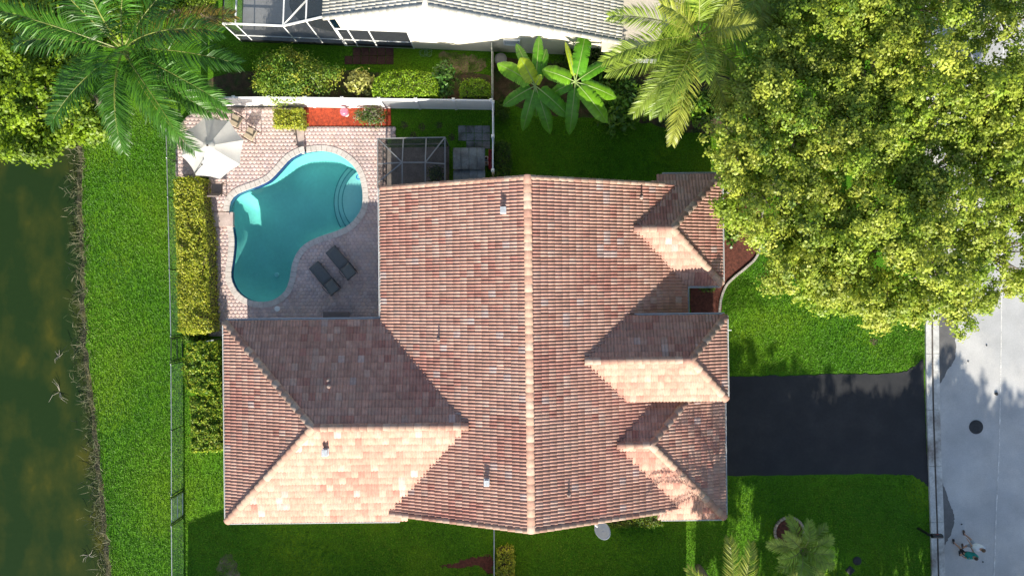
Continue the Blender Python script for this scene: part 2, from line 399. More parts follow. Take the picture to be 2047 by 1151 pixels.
# ------------------------------------------------------------------ roofs
PAL = np.array([(0.40, 0.245, 0.185), (0.42, 0.265, 0.20), (0.365, 0.195, 0.15), (0.44, 0.30, 0.23), (0.43, 0.32, 0.255), (0.45, 0.38, 0.34), (0.33, 0.155, 0.12), (0.40, 0.255, 0.20)]) * np.array([1.12, 1.04, 1.06]); PAL = PAL * .68 + PAL[:4].mean(0) * .32
PALP = np.array([.24, .22, .12, .16, .05, .025, .055, .13])
TILE = mat('clay_tile', (0.5, 0.28, 0.2), rough=0.78, var=0.14, scale=5, bump=0.2, bscale=60, tint=True, fine=30, spec=0.2)
def tile_shape(w=0.32, L=0.40, h=0.047, lift=0.055, seg=6, waves=2):
    """A pan-and-roll concrete tile with two rolls; x across, y up the slope."""
    V = []; F = []; n = seg * waves
    for i in range(n + 1):
        t = (i / seg) % 1.0
        z = h * max(0.0, math.sin(math.pi * min(1, t / 0.82))) ** 0.75 if t < 0.82 else 0.0
        if i == n: z = 0.0
        x = w * i / n
        V += [(x, 0, z + lift), (x, L, z), (x, 0, z + lift - 0.042)]
    for i in range(n):
        a = 3 * i; c = a + 3
        F += [(a, c, c + 1, a + 1), (a + 2, c + 2, c, a)]
    return np.array(V, float), np.array(F)
TV, TF = tile_shape()
TW, TC = 0.32, 0.365
def facet_axes(pts):
    A = Vector(pts[0]); u = (Vector(pts[1]) - A).normalized()
    n = (Vector(pts[1]) - A).cross(Vector(pts[2]) - A).normalized(); v = n.cross(u)
    return A, u, v, n
def facet_z(f, x, y):
    A, u, v, n = f['ax']
    return A.z - (n.x * (x - A.x) + n.y * (y - A.y)) / n.z
from functools import lru_cache
def pick(pal, pr, rng, a, b, ph):
    """Tile colours come in loose batches along the courses."""
    s = math.sin(a * 0.9 + ph) + math.sin(b * 0.55 + 1.7 * ph) + math.sin((a + b) * 0.31 + ph * 3)
    c = np.sin(a * .37 + b * .21 + ph * 2.1 + np.arange(len(pal)) * 1.7) + np.sin(a * .23 - b * .33 + ph + np.arange(len(pal)) * 2.9)
    w = np.asarray(pr) * np.exp(1.1 * c); return int(rng.choice(len(pal), p=w / w.sum()))
def tiled_roof(house, roof, facets, pal, pr, tmat, n_single, seed, prefer, shape=(TV, TF)):
    rng = np.random.default_rng(seed); TVv, TFf = shape; pal = np.asarray(pal)
    for f in facets: f['ax'] = facet_axes(f['p'])
    singles = []; bms = []
    for fi, f in enumerate(facets):
        A, u, v, n = f['ax']
        uv = [((Vector(p) - A).dot(u), (Vector(p) - A).dot(v)) for p in f['p']]
        u0, u1 = min(p[0] for p in uv), max(p[0] for p in uv); v1 = max(p[1] for p in uv)
        nc = int((u1 - u0) / TW) + 2; nr = int(v1 / TC) + 1
        ex = [(sum(p[0] for p in uv) / len(uv), sum(p[1] for p in uv) / len(uv))][0]
        M = np.array(Matrix((u, v, n)).transposed())
        f['tiles'] = []
        for r in range(nr):
            for c in range(nc):
                cu, cv = u0 + c * TW, r * TC - 0.05
                corners = [(cu + 0.02, cv + 0.02), (cu + TW - .02, cv + 0.02), (cu + TW - .02, cv + TC), (cu + .02, cv + TC), (cu + TW / 2, cv + TC / 2)]
                ins = [inside(uv, min(max(q[0], u0 + .001), u1 - .001), max(q[1], 0.001)) for q in corners]
                if not any(ins): continue
                w = A + u * (cu + TW / 2) + v * (cv + TC / 2)
                hid = False
                for g in facets:
                    if g is not f and inside(g['p'], w.x, w.y) and facet_z(g, w.x, w.y) > w.z + f.get('tol', 0.10): hid = True
                if hid: continue
                col = pick(pal, pr, rng, r, c, fi * 1.3 + seed)
                full = all(ins) and cu > u0 - .01 and cu + TW < u1 + .01 and cv + TC < v1 + .03
                f['tiles'].append((cu, cv, col, full, w))
                if full: singles.append((prefer(w), fi, len(f['tiles']) - 1))
    singles.sort(key=lambda s: -s[0]); chosen = {(a, b) for _, a, b in singles[:n_single]}
    variants = {}
    for ci in range(len(pal)):
        for k in range(2):
            me = mesh_np('roof_tile', TVv, TFf, np.tile(np.asarray(pal[ci]) * (0.93 + 0.14 * k), (len(TFf), 1)), smooth=False); me.materials.append(tmat); variants[(ci, k)] = me
    for fi, f in enumerate(facets):
        A, u, v, n = f['ax']; M3 = Matrix((u, v, n)).transposed()
        Vs = []; Fs = []; Ts = []; nv = 0
        for k, (cu, cv, col, full, w) in enumerate(f['tiles']):
            jz = rng.normal(0, 0.004); o = A + u * (cu + rng.normal(0, .003)) + v * (cv + rng.normal(0, .005)) + n * (0.02 + jz)
            if (fi, k) in chosen:
                t = link('roof_tile', variants[(col, k % 2)], None, roof)
                t.matrix_local = Matrix.Translation(o) @ M3.to_4x4()
                continue
            Vs.append(TVv @ np.array(M3).T + np.array(o)); Fs.append(TFf + nv); nv += len(TVv)
            Ts.append(np.tile(pal[col] * rng.uniform(0.86, 1.12), (len(TFf), 1)))
        if not Vs: continue
        me = mesh_np('roof_tile_field', np.concatenate(Vs), np.concatenate(Fs), np.concatenate(Ts))
        bm = bmesh.new(); bm.from_mesh(me); P = f['p']
        for e in f.get('clip', ()):
            a = Vector(P[e]); b = Vector(P[(e + 1) % len(P)]); d = b - a; no = Vector((d.y, -d.x, 0)).normalized()
            bmesh.ops.bisect_plane(bm, geom=bm.verts[:] + bm.edges[:] + bm.faces[:], plane_co=a, plane_no=no, clear_outer=True)
        bm.to_mesh(me); bm.free()
        bms.append(me)
    # all the tiles past the singles: one part
    bm = bmesh.new()
    for me in bms: bm.from_mesh(me)
    out = bpy.data.meshes.new('roof_tile_field'); bm.to_mesh(out); bm.free()
    for me in bms: bpy.data.meshes.remove(me)
    tag(link('roof_tile_field', out, tmat, roof), kind='stuff')
def cap_mesh(col, r=0.135, L=0.43):
    V = []; F = []; n = 8
    for j, (y, rr) in enumerate(((0, r), (L, r * 0.86))):
        for i in range(n + 1):
            a = math.pi * i / n
            V.append((-math.cos(a) * rr, y, math.sin(a) * rr * 0.8 + (0.03 if j == 0 else 0.0)))
    for i in range(n): F.append((i, i + 1, n + 2 + i, n + 1 + i))
    V += [(-math.cos(math.pi * i / n) * (r - .03), 0, math.sin(math.pi * i / n) * (r - .03) * 0.8 + 0.02) for i in range(n + 1)]
    b = 2 * (n + 1)
    for i in range(n): F.append((b + i, b + i + 1, i + 1, i))
    return mesh_np('ridge_tile', V, F, np.tile(np.asarray(col), (len(F), 1)), smooth=True)
def caps(roof, lines, pal, pr, tmat, seed, r=0.135):
    rng = np.random.default_rng(seed); ms = []
    for c in pal: me = cap_mesh(c, r); me.materials.append(tmat); ms.append(me)
    for a, b in lines:
        a = Vector(a); b = Vector(b); d = (b - a); L = d.length; d.normalize(); k = max(1, round(L / 0.375)); st = L / k
        q = d.to_track_quat('Y', 'Z').to_matrix().to_4x4()
        for i in range(k):
            o = link('ridge_tile', ms[rng.choice(len(pal), p=pr)], None, roof)
            o.matrix_local = Matrix.Translation(a + d * (i * st) + Vector((0, 0, rng.normal(0, .004)))) @ q

ROT = 0.6
house = thing('house', 'large house with pink and terracotta tiled roof and several hipped wings', 'house')
house.rotation_euler = (0, 0, R(ROT))
def L3(x, y, z): return (x, y, z)
ZR, XR, SL = 5.80, 0.75, 0.395
xl, xr = -6.45, 8.70; zl, zr = ZR - SL * (XR - xl), ZR - SL * (xr - XR); YT, YB = 5.02, -11.07
F_ = []
def fac(pts, clip=(), **k): F_.append(dict(p=[tuple(p) for p in pts], clip=clip, **k))
fac([(xl, YT, zl), (xl, YB, zl), (XR, YB, ZR), (XR, YT, ZR)], (1, 2, 3))
fac([(xr, YB, zr), (xr, YT, zr), (XR, YT, ZR), (XR, YB, ZR)], (1, 2, 3))
# rear wing (left)
we, wr = 2.93, 4.66; NWc, SWc = (-14.25, -1.55, we), (-14.25, -11.42, we); pk, en = (-9.45, -6.48, wr), (-2.10, -6.48, wr)
fac([NWc, SWc, pk], (1, 2)); fac([SWc, (-5.75, -11.42, we), en, pk], (2, 3)); fac([(-6.3, -1.55, we), NWc, pk, en], (1, 2))
# front wing A (top right)
ae, ar = 2.66, 3.75; NEa, SEa = (10.48, 5.52, ae), (10.48, 0.08, ae); pa, ea = (7.78, 2.80, ar), (5.90, 2.80, ar)
fac([SEa, NEa, pa], (1, 2)); fac([NEa, (7.6, 5.52, ae), ea, pa], (2, 3)); fac([(8.6, 0.08, ae), SEa, pa, ea], (1, 2))
# front wing B (raised entry)
be_, br = 3.97, 4.77; NEb, SEb = (10.24, -1.46, be_), (10.24, -5.46, be_); pb, eb = (8.35, -3.46, br), (3.36, -3.46, br)
fac([SEb, NEb, pb], (1, 2)); fac([NEb, (5.3, -1.46, be_), eb, pb], (2, 3)); fac([(5.3, -5.46, be_), SEb, pb, eb], (1, 2))
# front wing C (garage)
ce, cr = 2.66, 4.14; NEc, SEc = (10.5, -3.57, ce), (10.5, -11.57, ce); pc, ec = (6.55, -7.57, cr), (4.92, -7.57, cr)
fac([SEc, NEc, pc], (1, 2)); fac([NEc, (8.7, -3.57, ce), ec, pc], (2, 3)); fac([(7.4, -11.57, ce), SEc, pc, ec], (1, 2))
under = mat('roof_underlay', (0.10, 0.07, 0.06), rough=0.9, var=0.2, scale=3)
rb = MB()
for f in F_:
    n_ = len(f['p']); top = [Vector(p) - Vector((0, 0, 0.02)) for p in f['p']]; bot = [p - Vector((0, 0, 0.14)) for p in top]
    rb.add(top + bot, [tuple(range(n_)), tuple(range(2 * n_ - 1, n_ - 1, -1))] + [(i, n_ + i, n_ + (i + 1) % n_, (i + 1) % n_) for i in range(n_)])
roof = rb.build('roof', under, house)
tiled_roof(house, roof, F_, PAL, PALP, TILE, 300, 4, lambda w: w.z)
PALC = np.array([(0.42, 0.285, 0.215), (0.38, 0.23, 0.175), (0.45, 0.33, 0.26), (0.35, 0.20, 0.155)]); PC = [.4, .3, .2, .1]
up = lambda p, d=0.07: (p[0], p[1], p[2] + d)
caps(roof, [((XR, YB - .05, ZR + .07), (XR, YT + .05, ZR + .07)),
            (up(NWc), up(pk)), (up(SWc), up(pk)), (up(en, .06), up(pk, .06)),
            (up(NEa), up(pa)), (up(SEa), up(pa)), (up(ea, .06), up(pa, .06)),
            (up(NEb), up(pb)), (up(SEb), up(pb)), (up(eb, .06), up(pb, .06)),
            ((9.2, -4.86, ce + 0.49 + .05), up(pc)), (up(SEc), up(pc)), (up(ec, .06), up(pc, .06))], PALC, PC, TILE, 5, 0.19)
caps(roof, [((xl, YT, zl + .05), (XR, YT, ZR + .03)), ((xr - 1.15, YT, zr + .45 + .05), (XR, YT, ZR + .03)),
            ((xl + .3, YB, zl + .17), (XR, YB, ZR + .03)), ((xr - 1.3, YB, zr + .51 + .05), (XR, YB, ZR + .03))], PALC, PC, TILE, 6, 0.12)
stucco = mat('house_stucco', (0.62, 0.52, 0.40), rough=0.9, var=0.08, scale=1.5, bump=0.2, bscale=40)
hw = MB()
hw.prism([(xl + .5, YB + .3), (xr - .5, YB + .3), (xr - .5, YT - .3), (xl + .5, YT - .3)], 0, 2.55)
hw.prism([(-13.8, -10.95), (-5.9, -10.95), (-5.9, -2.0), (-13.8, -2.0)], 0, 2.75)
hw.prism([(8.1, .5), (10.05, .5), (10.05, 5.1), (8.1, 5.1)], 0, 2.5)
hw.prism([(8.0, -5.05), (9.8, -5.05), (9.8, -1.9), (8.0, -1.9)], 0, 3.85)
hw.prism([(5.4, -5.04), (8.02, -5.04), (8.02, -1.88), (5.4, -1.88)], 2.3, 3.86)
hw.prism([(8.1, -11.15), (10.05, -11.15), (10.05, -5.1), (8.1, -5.1)], 0, 2.5)
for Y, s in ((YT - .3, 1), (YB + .3, -1)):
    hw.add([(xl + .5, Y, 2.5), (xr - .5, Y, 2.5), (xr - .5, Y, zr + .05), (XR, Y, ZR - .2), (xl + .5, Y, zl + .05)], [(0, 1, 2, 3, 4)])
hw.build('wall', stucco, house)
gutm = mat('gutter_white', (0.72, 0.73, 0.72), rough=0.5, var=0.08, scale=2)
def gutter(a, b):
    """White trough hung outside the eave; open on top."""
    a = Vector(a); b = Vector(b); d = (b - a).normalized(); o = Vector((d.y, -d.x, 0)); m = MB()
    prof = [(0.0, 0.0), (0.0, -0.11), (0.10, -0.11), (0.125, 0.01), (0.145, 0.01), (0.115, -0.125), (-0.012, -0.125), (-0.012, 0.0)]
    V = [p + o * (x + .03) + Vector((0, 0, z - 0.02)) for p in (a, b) for x, z in prof]; n = len(prof)
    m.add(V, [(i, n + i, n + (i + 1) % n, (i + 1) % n) for i in range(n)] + [tuple(range(n)), tuple(range(2 * n - 1, n - 1, -1))])
    g = m.build('gutter', gutm, house)
    L = (b - a).length; k = int(L / 1.1)
    for i in range(k):
        p = a + d * (L * (i + .5) / k)
        MB().box(p + o * 0.10 + Vector((0, 0, -0.01)), (0.025, 0.15, 0.02) if abs(d.x) > .5 else (0.15, 0.025, 0.02)).build('gutter_strap', gutm, g)
gutter((xl, YT, zl), (xl, -1.4, zl)); gutter((-6.4, -1.55, we), NWc); gutter(NWc, SWc); gutter(SWc, (-5.7, -11.42, we))
gutter(SEa, NEa); gutter(NEa, (7.6, 5.52, ae)); gutter((8.75, .08, ae), SEa); gutter((xr, -1.5, zr), (xr, .1, zr))
gutter(SEb, NEb); gutter(NEb, (5.9, -1.46, be_)); gutter(SEc, (10.5, -5.5, ce)); gutter((7.35, -11.57, ce), SEc)
def roofz(x, y): return max((facet_z(f, x, y) for f in F_ if inside(f['p'], x, y)), default=3)
ventm = mat('vent_metal', (0.55, 0.57, 0.58), rough=0.5, var=0.15, scale=8, metal=0.3)
pipem = mat('vent_pipe', (0.33, 0.25, 0.21), rough=0.6, var=0.2, scale=8)
def at_roof(px, py):
    z = 4.0
    for _ in range(6):
        w = Matrix.Rotation(-R(ROT), 3, 'Z') @ W(px, py, z); z = roofz(w.x, w.y) + 0.1
    return w.x, w.y, z
for px, py, s in ((1006, 421, .8), (652, 902, .85), (973, 962, .75)):
    x, y, z = at_roof(px, py)
    v = MB().box((x, y, z + .03), (.36 * s, .40 * s, .1)).box((x, y, z + .15), (.24 * s, .24 * s, .22)).build('roof_vent', ventm, house, bevel=.01)
    MB().prism([(x - .17 * s, y - .19 * s), (x + .17 * s, y - .19 * s), (x + .17 * s, y + .19 * s), (x - .17 * s, y + .19 * s)], z + .262, z + .32).build('vent_cap', ventm, v, bevel=.015)
for px, py in ((877, 678), (1282, 395), (1137, 988), (657, 772), (657, 760)):
    x, y, z = at_roof(px, py)
    h = 0.3 if px != 657 else 0.12
    p = MB().tube([(x, y, z - .05), (x, y, z + h)], .045, 10).build('vent_pipe', pipem, house, smooth=False)
    MB().lathe((x, y, z), [(.11, -.03), (.10, .02), (.055, .07)], 12).build('flashing', pipem, p)
fp = MB().tube([(9.85, -2.25, 2.4), (10.95, -2.22, 2.75)], .02, 8).build('flag_pole', WHITE, house)

# satellite dish hung from the south rake
dishm = mat('dish_paint', (0.42, 0.47, 0.50), rough=0.45, var=0.08, scale=4)
dz = 3.75; dc = W(1205, 1060, dz)
dish = thing('satellite_dish', 'grey satellite dish on a bracket at the roof edge above the lawn', 'satellite dish', (dc.x, dc.y + .1, 3.3))
q = Vector((-0.30, 0.40, 0.86)).to_track_quat('Z', 'Y'); m = MB(); V = []; F = []
for i in range(7):
    r = i / 6
    for k in range(28):
        a = 2 * math.pi * k / 28; V.append(dc + q @ Vector((math.cos(a) * .36 * r, math.sin(a) * .46 * r, .09 * r * r)))
for i in range(6):
    for k in range(28): F.append((i * 28 + k, i * 28 + (k + 1) % 28, (i + 1) * 28 + (k + 1) % 28, (i + 1) * 28 + k))
dob = m.add(V, F).build('reflector', dishm, dish, smooth=True); so = dob.modifiers.new('s', 'SOLIDIFY'); so.thickness = .015
fa = dc + Vector((-.34, .34, .30)); MB().tube([dc + Vector((-.20, .36, -.08)), fa], .018, 8).build('feed_arm', dishm, dish)
MB().tube([fa - Vector((.06, -.05, .02)), fa + Vector((.06, -.05, .02))], [.06, .045], 10).build('receiver', WHITE, dish)
MB().tube([dc - q @ Vector((0, 0, .02)), dc + Vector((0, .18, -.3)), dc + Vector((0, .62, -.5))], .025, 8).build('bracket', GALV, dish)

# ------------------------------------------------------------------ pool
deckm = mat('deck_sand', (0.34, 0.27, 0.24), rough=0.95, var=0.25, scale=4, bump=0.3)
DECK = [(416, 255), (416, 672), (448, 672), (448, 660), (770, 660), (770, 276), (791, 276), (791, 253), (607, 253), (607, 214), (430, 212), (352, 236), (350, 300), (416, 352)]
DECKw = [tuple(W(*p, .09)[:2]) for p in [(418, 255), (417, 672), (450, 672), (450, 655), (772, 655), (772, 276), (790, 276), (790, 253), (607, 253), (607, 215), (418, 215)]]
base = sheet('pool_deck', DECKw, deckm, 0.075, holes=[POOL_OUT], skirt=0.08); tag(base, kind='structure')
RAISED = [tuple(W(*p, .3)[:2]) for p in [(360, 352), (418, 352), (418, 424), (465, 424), (480, 395), (520, 370), (548, 350), (570, 330), (583, 308), (583, 216), (430, 216), (372, 232), (352, 262)]]
RZ = 0.36
raised_poly_full = [p for p in RAISED]
# raised terrace round the north-west side of the pool follows the pool edge
def nearest_i(px, py):
    w = W(px, py, .1); return min(range(len(POOL)), key=lambda i: (POOL[i][0] - w.x) ** 2 + (POOL[i][1] - w.y) ** 2)
i0, i1 = nearest_i(462, 424), nearest_i(600, 306)
def arc(loop, a, b):
    out = []; i = a
    while True:
        out.append(loop[i]); 
        if i == b: break
        i = (i + 1) % len(loop)
    return out
A1 = arc(POOL_OUT, i0, i1)
if len(A1) > len(POOL) / 2: A1 = arc(POOL_OUT, i1, i0)[::-1]
TERR = [tuple(W(*p, .3)[:2]) for p in [(583, 216), (430, 216), (375, 232), (352, 262), (352, 352), (418, 354), (418, 424)]] + [p for p in A1]
terr = sheet('terrace', TERR, deckm, RZ - 0.03, skirt=0.4); tag(terr, kind='structure')
paver_pal = 1.06 * np.array([(0.56, 0.42, 0.385), (0.58, 0.45, 0.41), (0.54, 0.405, 0.375), (0.55, 0.44, 0.42), (0.58, 0.43, 0.38), (0.52, 0.40, 0.38)])
PAVE = mat('deck_paver', (0.5, 0.38, 0.34), rough=0.85, var=0.12, scale=1.3, bump=0.2, bscale=50, tint=True, fine=20, col2=(0.36, 0.30, 0.28), c2scale=0.5, c2lo=0.52, c2hi=0.75)
def hexpavers(poly, z, parent, avoid, a=0.128, n_single=0, seed=1, prefer=None):
    """Hexagonal pavers laid in rows, each with its own joint."""
    rng = np.random.default_rng(seed); xs = [p[0] for p in poly]; ys = [p[1] for p in poly]
    dx = a * math.sqrt(3); dy = a * 1.5; pts = []; r = 0; y = min(ys)
    while y < max(ys) + a:
        x = min(xs) + (dx / 2 if r % 2 else 0)
        while x < max(xs) + a: pts.append((x, y)); x += dx
        y += dy; r += 1
    P = np.array(pts); ok = inside_np(poly, P[:, 0], P[:, 1]) & (dist_poly(poly, P[:, 0], P[:, 1]) > a * 0.45)
    for loop, d in avoid:
        ok &= ~(inside_np(loop, P[:, 0], P[:, 1])) & (dist_poly(loop, P[:, 0], P[:, 1]) > d)
    P = P[ok]; s = a - 0.006
    prof = [(math.cos(R(60 * k + 30)), math.sin(R(60 * k + 30))) for k in range(6)]
    V = [(c * (s - .008), d * (s - .008), 0.0) for c, d in prof] + [(c * s, d * s, -0.006) for c, d in prof] + [(c * s, d * s, -0.04) for c, d in prof]
    F = [(0, 1, 2, 3), (0, 3, 4, 5)] + [(6 + i, 6 + (i + 1) % 6, (i + 1) % 6, i) for i in range(6)] + [(12 + i, 12 + (i + 1) % 6, 6 + (i + 1) % 6, 6 + i) for i in range(6)]
    V = np.array(V); F = np.array(F); vs = []
    for c in paver_pal: me = mesh_np('paver', V, F, np.tile(c, (len(F), 1))); me.materials.append(PAVE); vs.append(me)
    order = np.argsort(-np.array([prefer(p) for p in P])) if prefer else np.arange(len(P))
    sing = set(order[:n_single].tolist()); Vs = []; Fs = []; Ts = []; nv = 0
    for i, p in enumerate(P):
        c = rng.integers(len(paver_pal)); zz = z + rng.normal(0, .001)
        if i in sing:
            o = link('paver', vs[c], None, parent); o.location = (p[0], p[1], zz); continue
        Vs.append(V + np.array([p[0], p[1], zz])); Fs.append(F + nv); nv += len(V); Ts.append(np.tile(paver_pal[c] * rng.uniform(.88, 1.1), (len(F), 1)))
    if Vs:
        me = mesh_np('paver_field', np.concatenate(Vs), np.concatenate(Fs), np.concatenate(Ts)); tag(link('paver_field', me, PAVE, parent), kind='stuff')
STEP1 = [tuple(W(*p, .2)[:2]) for p in [(418, 424), (466, 424), (466, 453), (418, 453)]]
STEP2 = [tuple(W(*p, .2)[:2]) for p in [(583, 254), (608, 254), (608, 306), (583, 312)]]
pc_ = W(650, 480)
hexpavers(DECKw, 0.11, base, [(POOL, 0.22), (TERR, 0.02), (STEP1, 0.02), (STEP2, 0.02)], n_single=300, seed=2,
          prefer=lambda p: -math.hypot(p[0] - W(690, 440).x, p[1] - W(690, 440).y))
hexpavers(TERR, RZ, terr, [(POOL, 0.22)], seed=3)
stepm = mat('step_paver', (0.50, 0.40, 0.36), rough=0.85, var=0.18, scale=3, bump=0.25, bscale=40)
for k, S in enumerate((STEP1, STEP2)):
    st = MB().prism(S, 0.0, 0.225).build('deck_step', stepm, base, bevel=.015)
# pool shell
pool = thing('swimming_pool', 'kidney shaped swimming pool with teal water and pale coping', 'pool', (W(590, 450).x, W(590, 450).y, 0.0))
plaster = mat('pool_plaster', (0.40, 0.68, 0.63), rough=0.7, var=0.06, scale=0.7, fine=6)
g = np.arange(-30, 30, 0.3); GX, GY = np.meshgrid(g, g); GX = GX.ravel(); GY = GY.ravel()
ok = inside_np(POOL, GX, GY) & (dist_poly(POOL, GX, GY) > 0.12); GX, GY = GX[ok], GY[ok]
inner = offset_loop(POOL, -0.06); inner2 = offset_loop(POOL, -0.30); inner3 = offset_loop(POOL, -0.75)
okk = dist_poly(POOL, GX, GY) > 0.9; GX, GY = GX[okk], GY[okk]
pts = [Vector(p) for p in POOL] + [Vector(p) for p in inner] + [Vector(p) for p in inner2] + [Vector(p) for p in inner3] + [Vector((a, b)) for a, b in zip(GX, GY)]
edges = [(i, (i + 1) % len(POOL)) for i in range(len(POOL))]
vo, eo, fo, *_ = mgeo.delaunay_2d_cdt(pts, edges, [list(range(len(POOL)))], 1, 1e-5)
vx = np.array([v.x for v in vo]); vy = np.array([v.y for v in vo]); dd = dist_poly(POOL, vx, vy)
deep = W(525, 540); shal = W(700, 370); ax = np.array([deep.x - shal.x, deep.y - shal.y]); t = np.clip(((vx - shal.x) * ax[0] + (vy - shal.y) * ax[1]) / (ax @ ax), -.2, 1.1)
dep = 1.15 + 0.95 * np.clip((t - .35) / .65, 0, 1) ** 1.0
prof = np.interp(dd, [0, 0.05, 0.07, 0.32, 0.8, 3], [0, 0.02, 0.6, 0.86, 0.985, 1.0])
vz = 0.06 - prof * (dep + 0.06); vz[dd < 0.01] = -0.15; vz = np.minimum(vz, -0.15)
pm = MB(); pm.add(np.stack([vx, vy, vz], 1), [tuple(f) for f in fo]); pm.build('basin', plaster, pool, smooth=True)
def poolwater():
    m = bpy.data.materials.new('pool_water'); m.use_nodes = True; n = m.node_tree.nodes; l = m.node_tree.links; n.remove(n['Principled BSDF'])
    tr = n.new('ShaderNodeBsdfTransparent'); tr.inputs[0].default_value = (0.56, 0.89, 0.87, 1)
    gl = n.new('ShaderNodeBsdfGlossy'); gl.inputs['Roughness'].default_value = 0.02
    fr = n.new('ShaderNodeFresnel'); fr.inputs[0].default_value = 1.33; mx = n.new('ShaderNodeMixShader')
    geo = n.new('ShaderNodeNewGeometry'); w = n.new('ShaderNodeTexNoise'); w.inputs['Scale'].default_value = 2.5; l.new(geo.outputs['Position'], w.inputs[0])
    bp = n.new('ShaderNodeBump'); bp.inputs['Strength'].default_value = 0.08; bp.inputs['Distance'].default_value = 0.05; l.new(w.outputs[0], bp.inputs['Height'])
    l.new(bp.outputs[0], gl.inputs['Normal']); l.new(bp.outputs[0], fr.inputs['Normal'])
    mx.inputs[0].default_value = 0.035; l.new(tr.outputs[0], mx.inputs[1]); l.new(gl.outputs[0], mx.inputs[2]); l.new(mx.outputs[0], n['Material Output'].inputs[0])
    return m
wl_ = offset_loop(POOL, 0.03)
sw = sheet('water', wl_, poolwater(), -0.06); sw.parent = pool; sw.location = -pool.location
cop_m = mat('coping_stone', (0.56, 0.51, 0.47), rough=0.8, var=0.14, scale=4, bump=0.2, bscale=40)
inn, outl = offset_loop(POOL, -0.02), offset_loop(POOL, 0.30)
nP = len(POOL); raised_idx = set()
for i in range(nP):
    q = POOL[i]
    if min((q[0] - a[0]) ** 2 + (q[1] - a[1]) ** 2 for a in A1) < 0.07: raised_idx.add(i)
# resample coping into stones about 0.26 m long
acc = [0]
for i in range(nP): a, b = POOL[i], POOL[(i + 1) % nP]; acc.append(acc[-1] + math.hypot(b[0] - a[0], b[1] - a[1]))
def at_len(loop, s):
    s %= acc[-1]; i = int(np.searchsorted(acc, s, 'right') - 1); i = min(i, nP - 1); t = (s - acc[i]) / (acc[i + 1] - acc[i])
    a, b = loop[i], loop[(i + 1) % nP]; return (a[0] + (b[0] - a[0]) * t, a[1] + (b[1] - a[1]) * t), i
ns = int(acc[-1] / 0.27); st = acc[-1] / ns
for k in range(ns):
    s0, s1 = k * st + .006, (k + 1) * st - .006
    (a, ia), (b, _), (c, _), (d, _) = at_len(inn, s0), at_len(inn, s1), at_len(outl, s1), at_len(outl, s0)
    zt = (RZ + 0.03) if ia in raised_idx else 0.135
    MB().prism([a, b, c, d], zt - .07, zt).build('coping_stone', cop_m, pool, bevel=.008)
tilem = mat('waterline_tile', (0.02, 0.045, 0.16), rough=0.25, var=0.35, scale=9)
wi = offset_loop(POOL, -0.012)
tb = MB(); 
for i in range(nP):
    j = (i + 1) % nP; z1 = RZ - .03 if i in raised_idx else 0.065
    a, b = wi[i], wi[j]
    tb.add([(a[0], a[1], -0.3), (b[0], b[1], -0.3), (b[0], b[1], z1), (a[0], a[1], z1)], [(0, 1, 2, 3)])
tb.build('waterline_tile', tilem, pool)
# three curved entry steps at the east end
stm = mat('pool_step', (0.66, 0.74, 0.72), rough=0.6, var=0.05, scale=1)
sc = W(742, 400); 
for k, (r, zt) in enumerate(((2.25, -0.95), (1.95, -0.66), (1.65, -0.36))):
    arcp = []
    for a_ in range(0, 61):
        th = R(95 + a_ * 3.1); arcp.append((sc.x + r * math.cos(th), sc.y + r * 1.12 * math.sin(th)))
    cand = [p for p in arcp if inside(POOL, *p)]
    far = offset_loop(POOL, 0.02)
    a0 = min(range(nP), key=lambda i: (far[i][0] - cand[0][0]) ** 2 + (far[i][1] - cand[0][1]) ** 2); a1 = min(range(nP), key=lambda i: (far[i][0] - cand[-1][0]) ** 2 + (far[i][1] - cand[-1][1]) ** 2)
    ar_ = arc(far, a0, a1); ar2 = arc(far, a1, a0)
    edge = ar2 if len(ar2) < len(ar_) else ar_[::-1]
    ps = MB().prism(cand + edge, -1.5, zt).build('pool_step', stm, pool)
    MB().tube([(p[0], p[1], zt - .01) for p in cand], .03, 6).build('step_edge_shade', mat('step_edge_shade', (.12, .30, .32), rough=.4, var=.2), ps)  # dark tube paints in the shade line along each step edge
drain = mat('drain_cover', (0.70, 0.80, 0.80), rough=0.5, var=0.05)
for px in (509, 552):
    w = W(px, 549, -1.9); MB().lathe((w.x, w.y, -2.02), [(.14, -.1), (.14, .03), (.11, .06), (.03, .07)], 20).build('drain_cover', drain, pool)
w = W(717, 354, -.05); MB().tube([(w.x + .12 * math.cos(a), w.y + .12 * math.sin(a), -.045) for a in np.linspace(0, 6.283, 17)], .03, 8).build('floating_ring', mat('blue_plastic', (0.02, .22, .55), rough=.4, var=.05), None)
tag(bpy.data.objects['floating_ring'], 'small blue ring floating by the pool steps', 'pool toy')
w = W(554, 617, .12); lid = thing('skimmer_lid', 'round white skimmer lid set in the deck south of the pool', 'lid', (w.x, w.y, .11))
MB().lathe(w, [(.15, -.02), (.15, .01), (.13, .016)], 24).build('rim', WHITE, lid); MB().lathe((w.x, w.y, w.z + .004), [(.115, 0), (.115, .016), (.02, .018)], 24).build('cover', WHITE, lid)

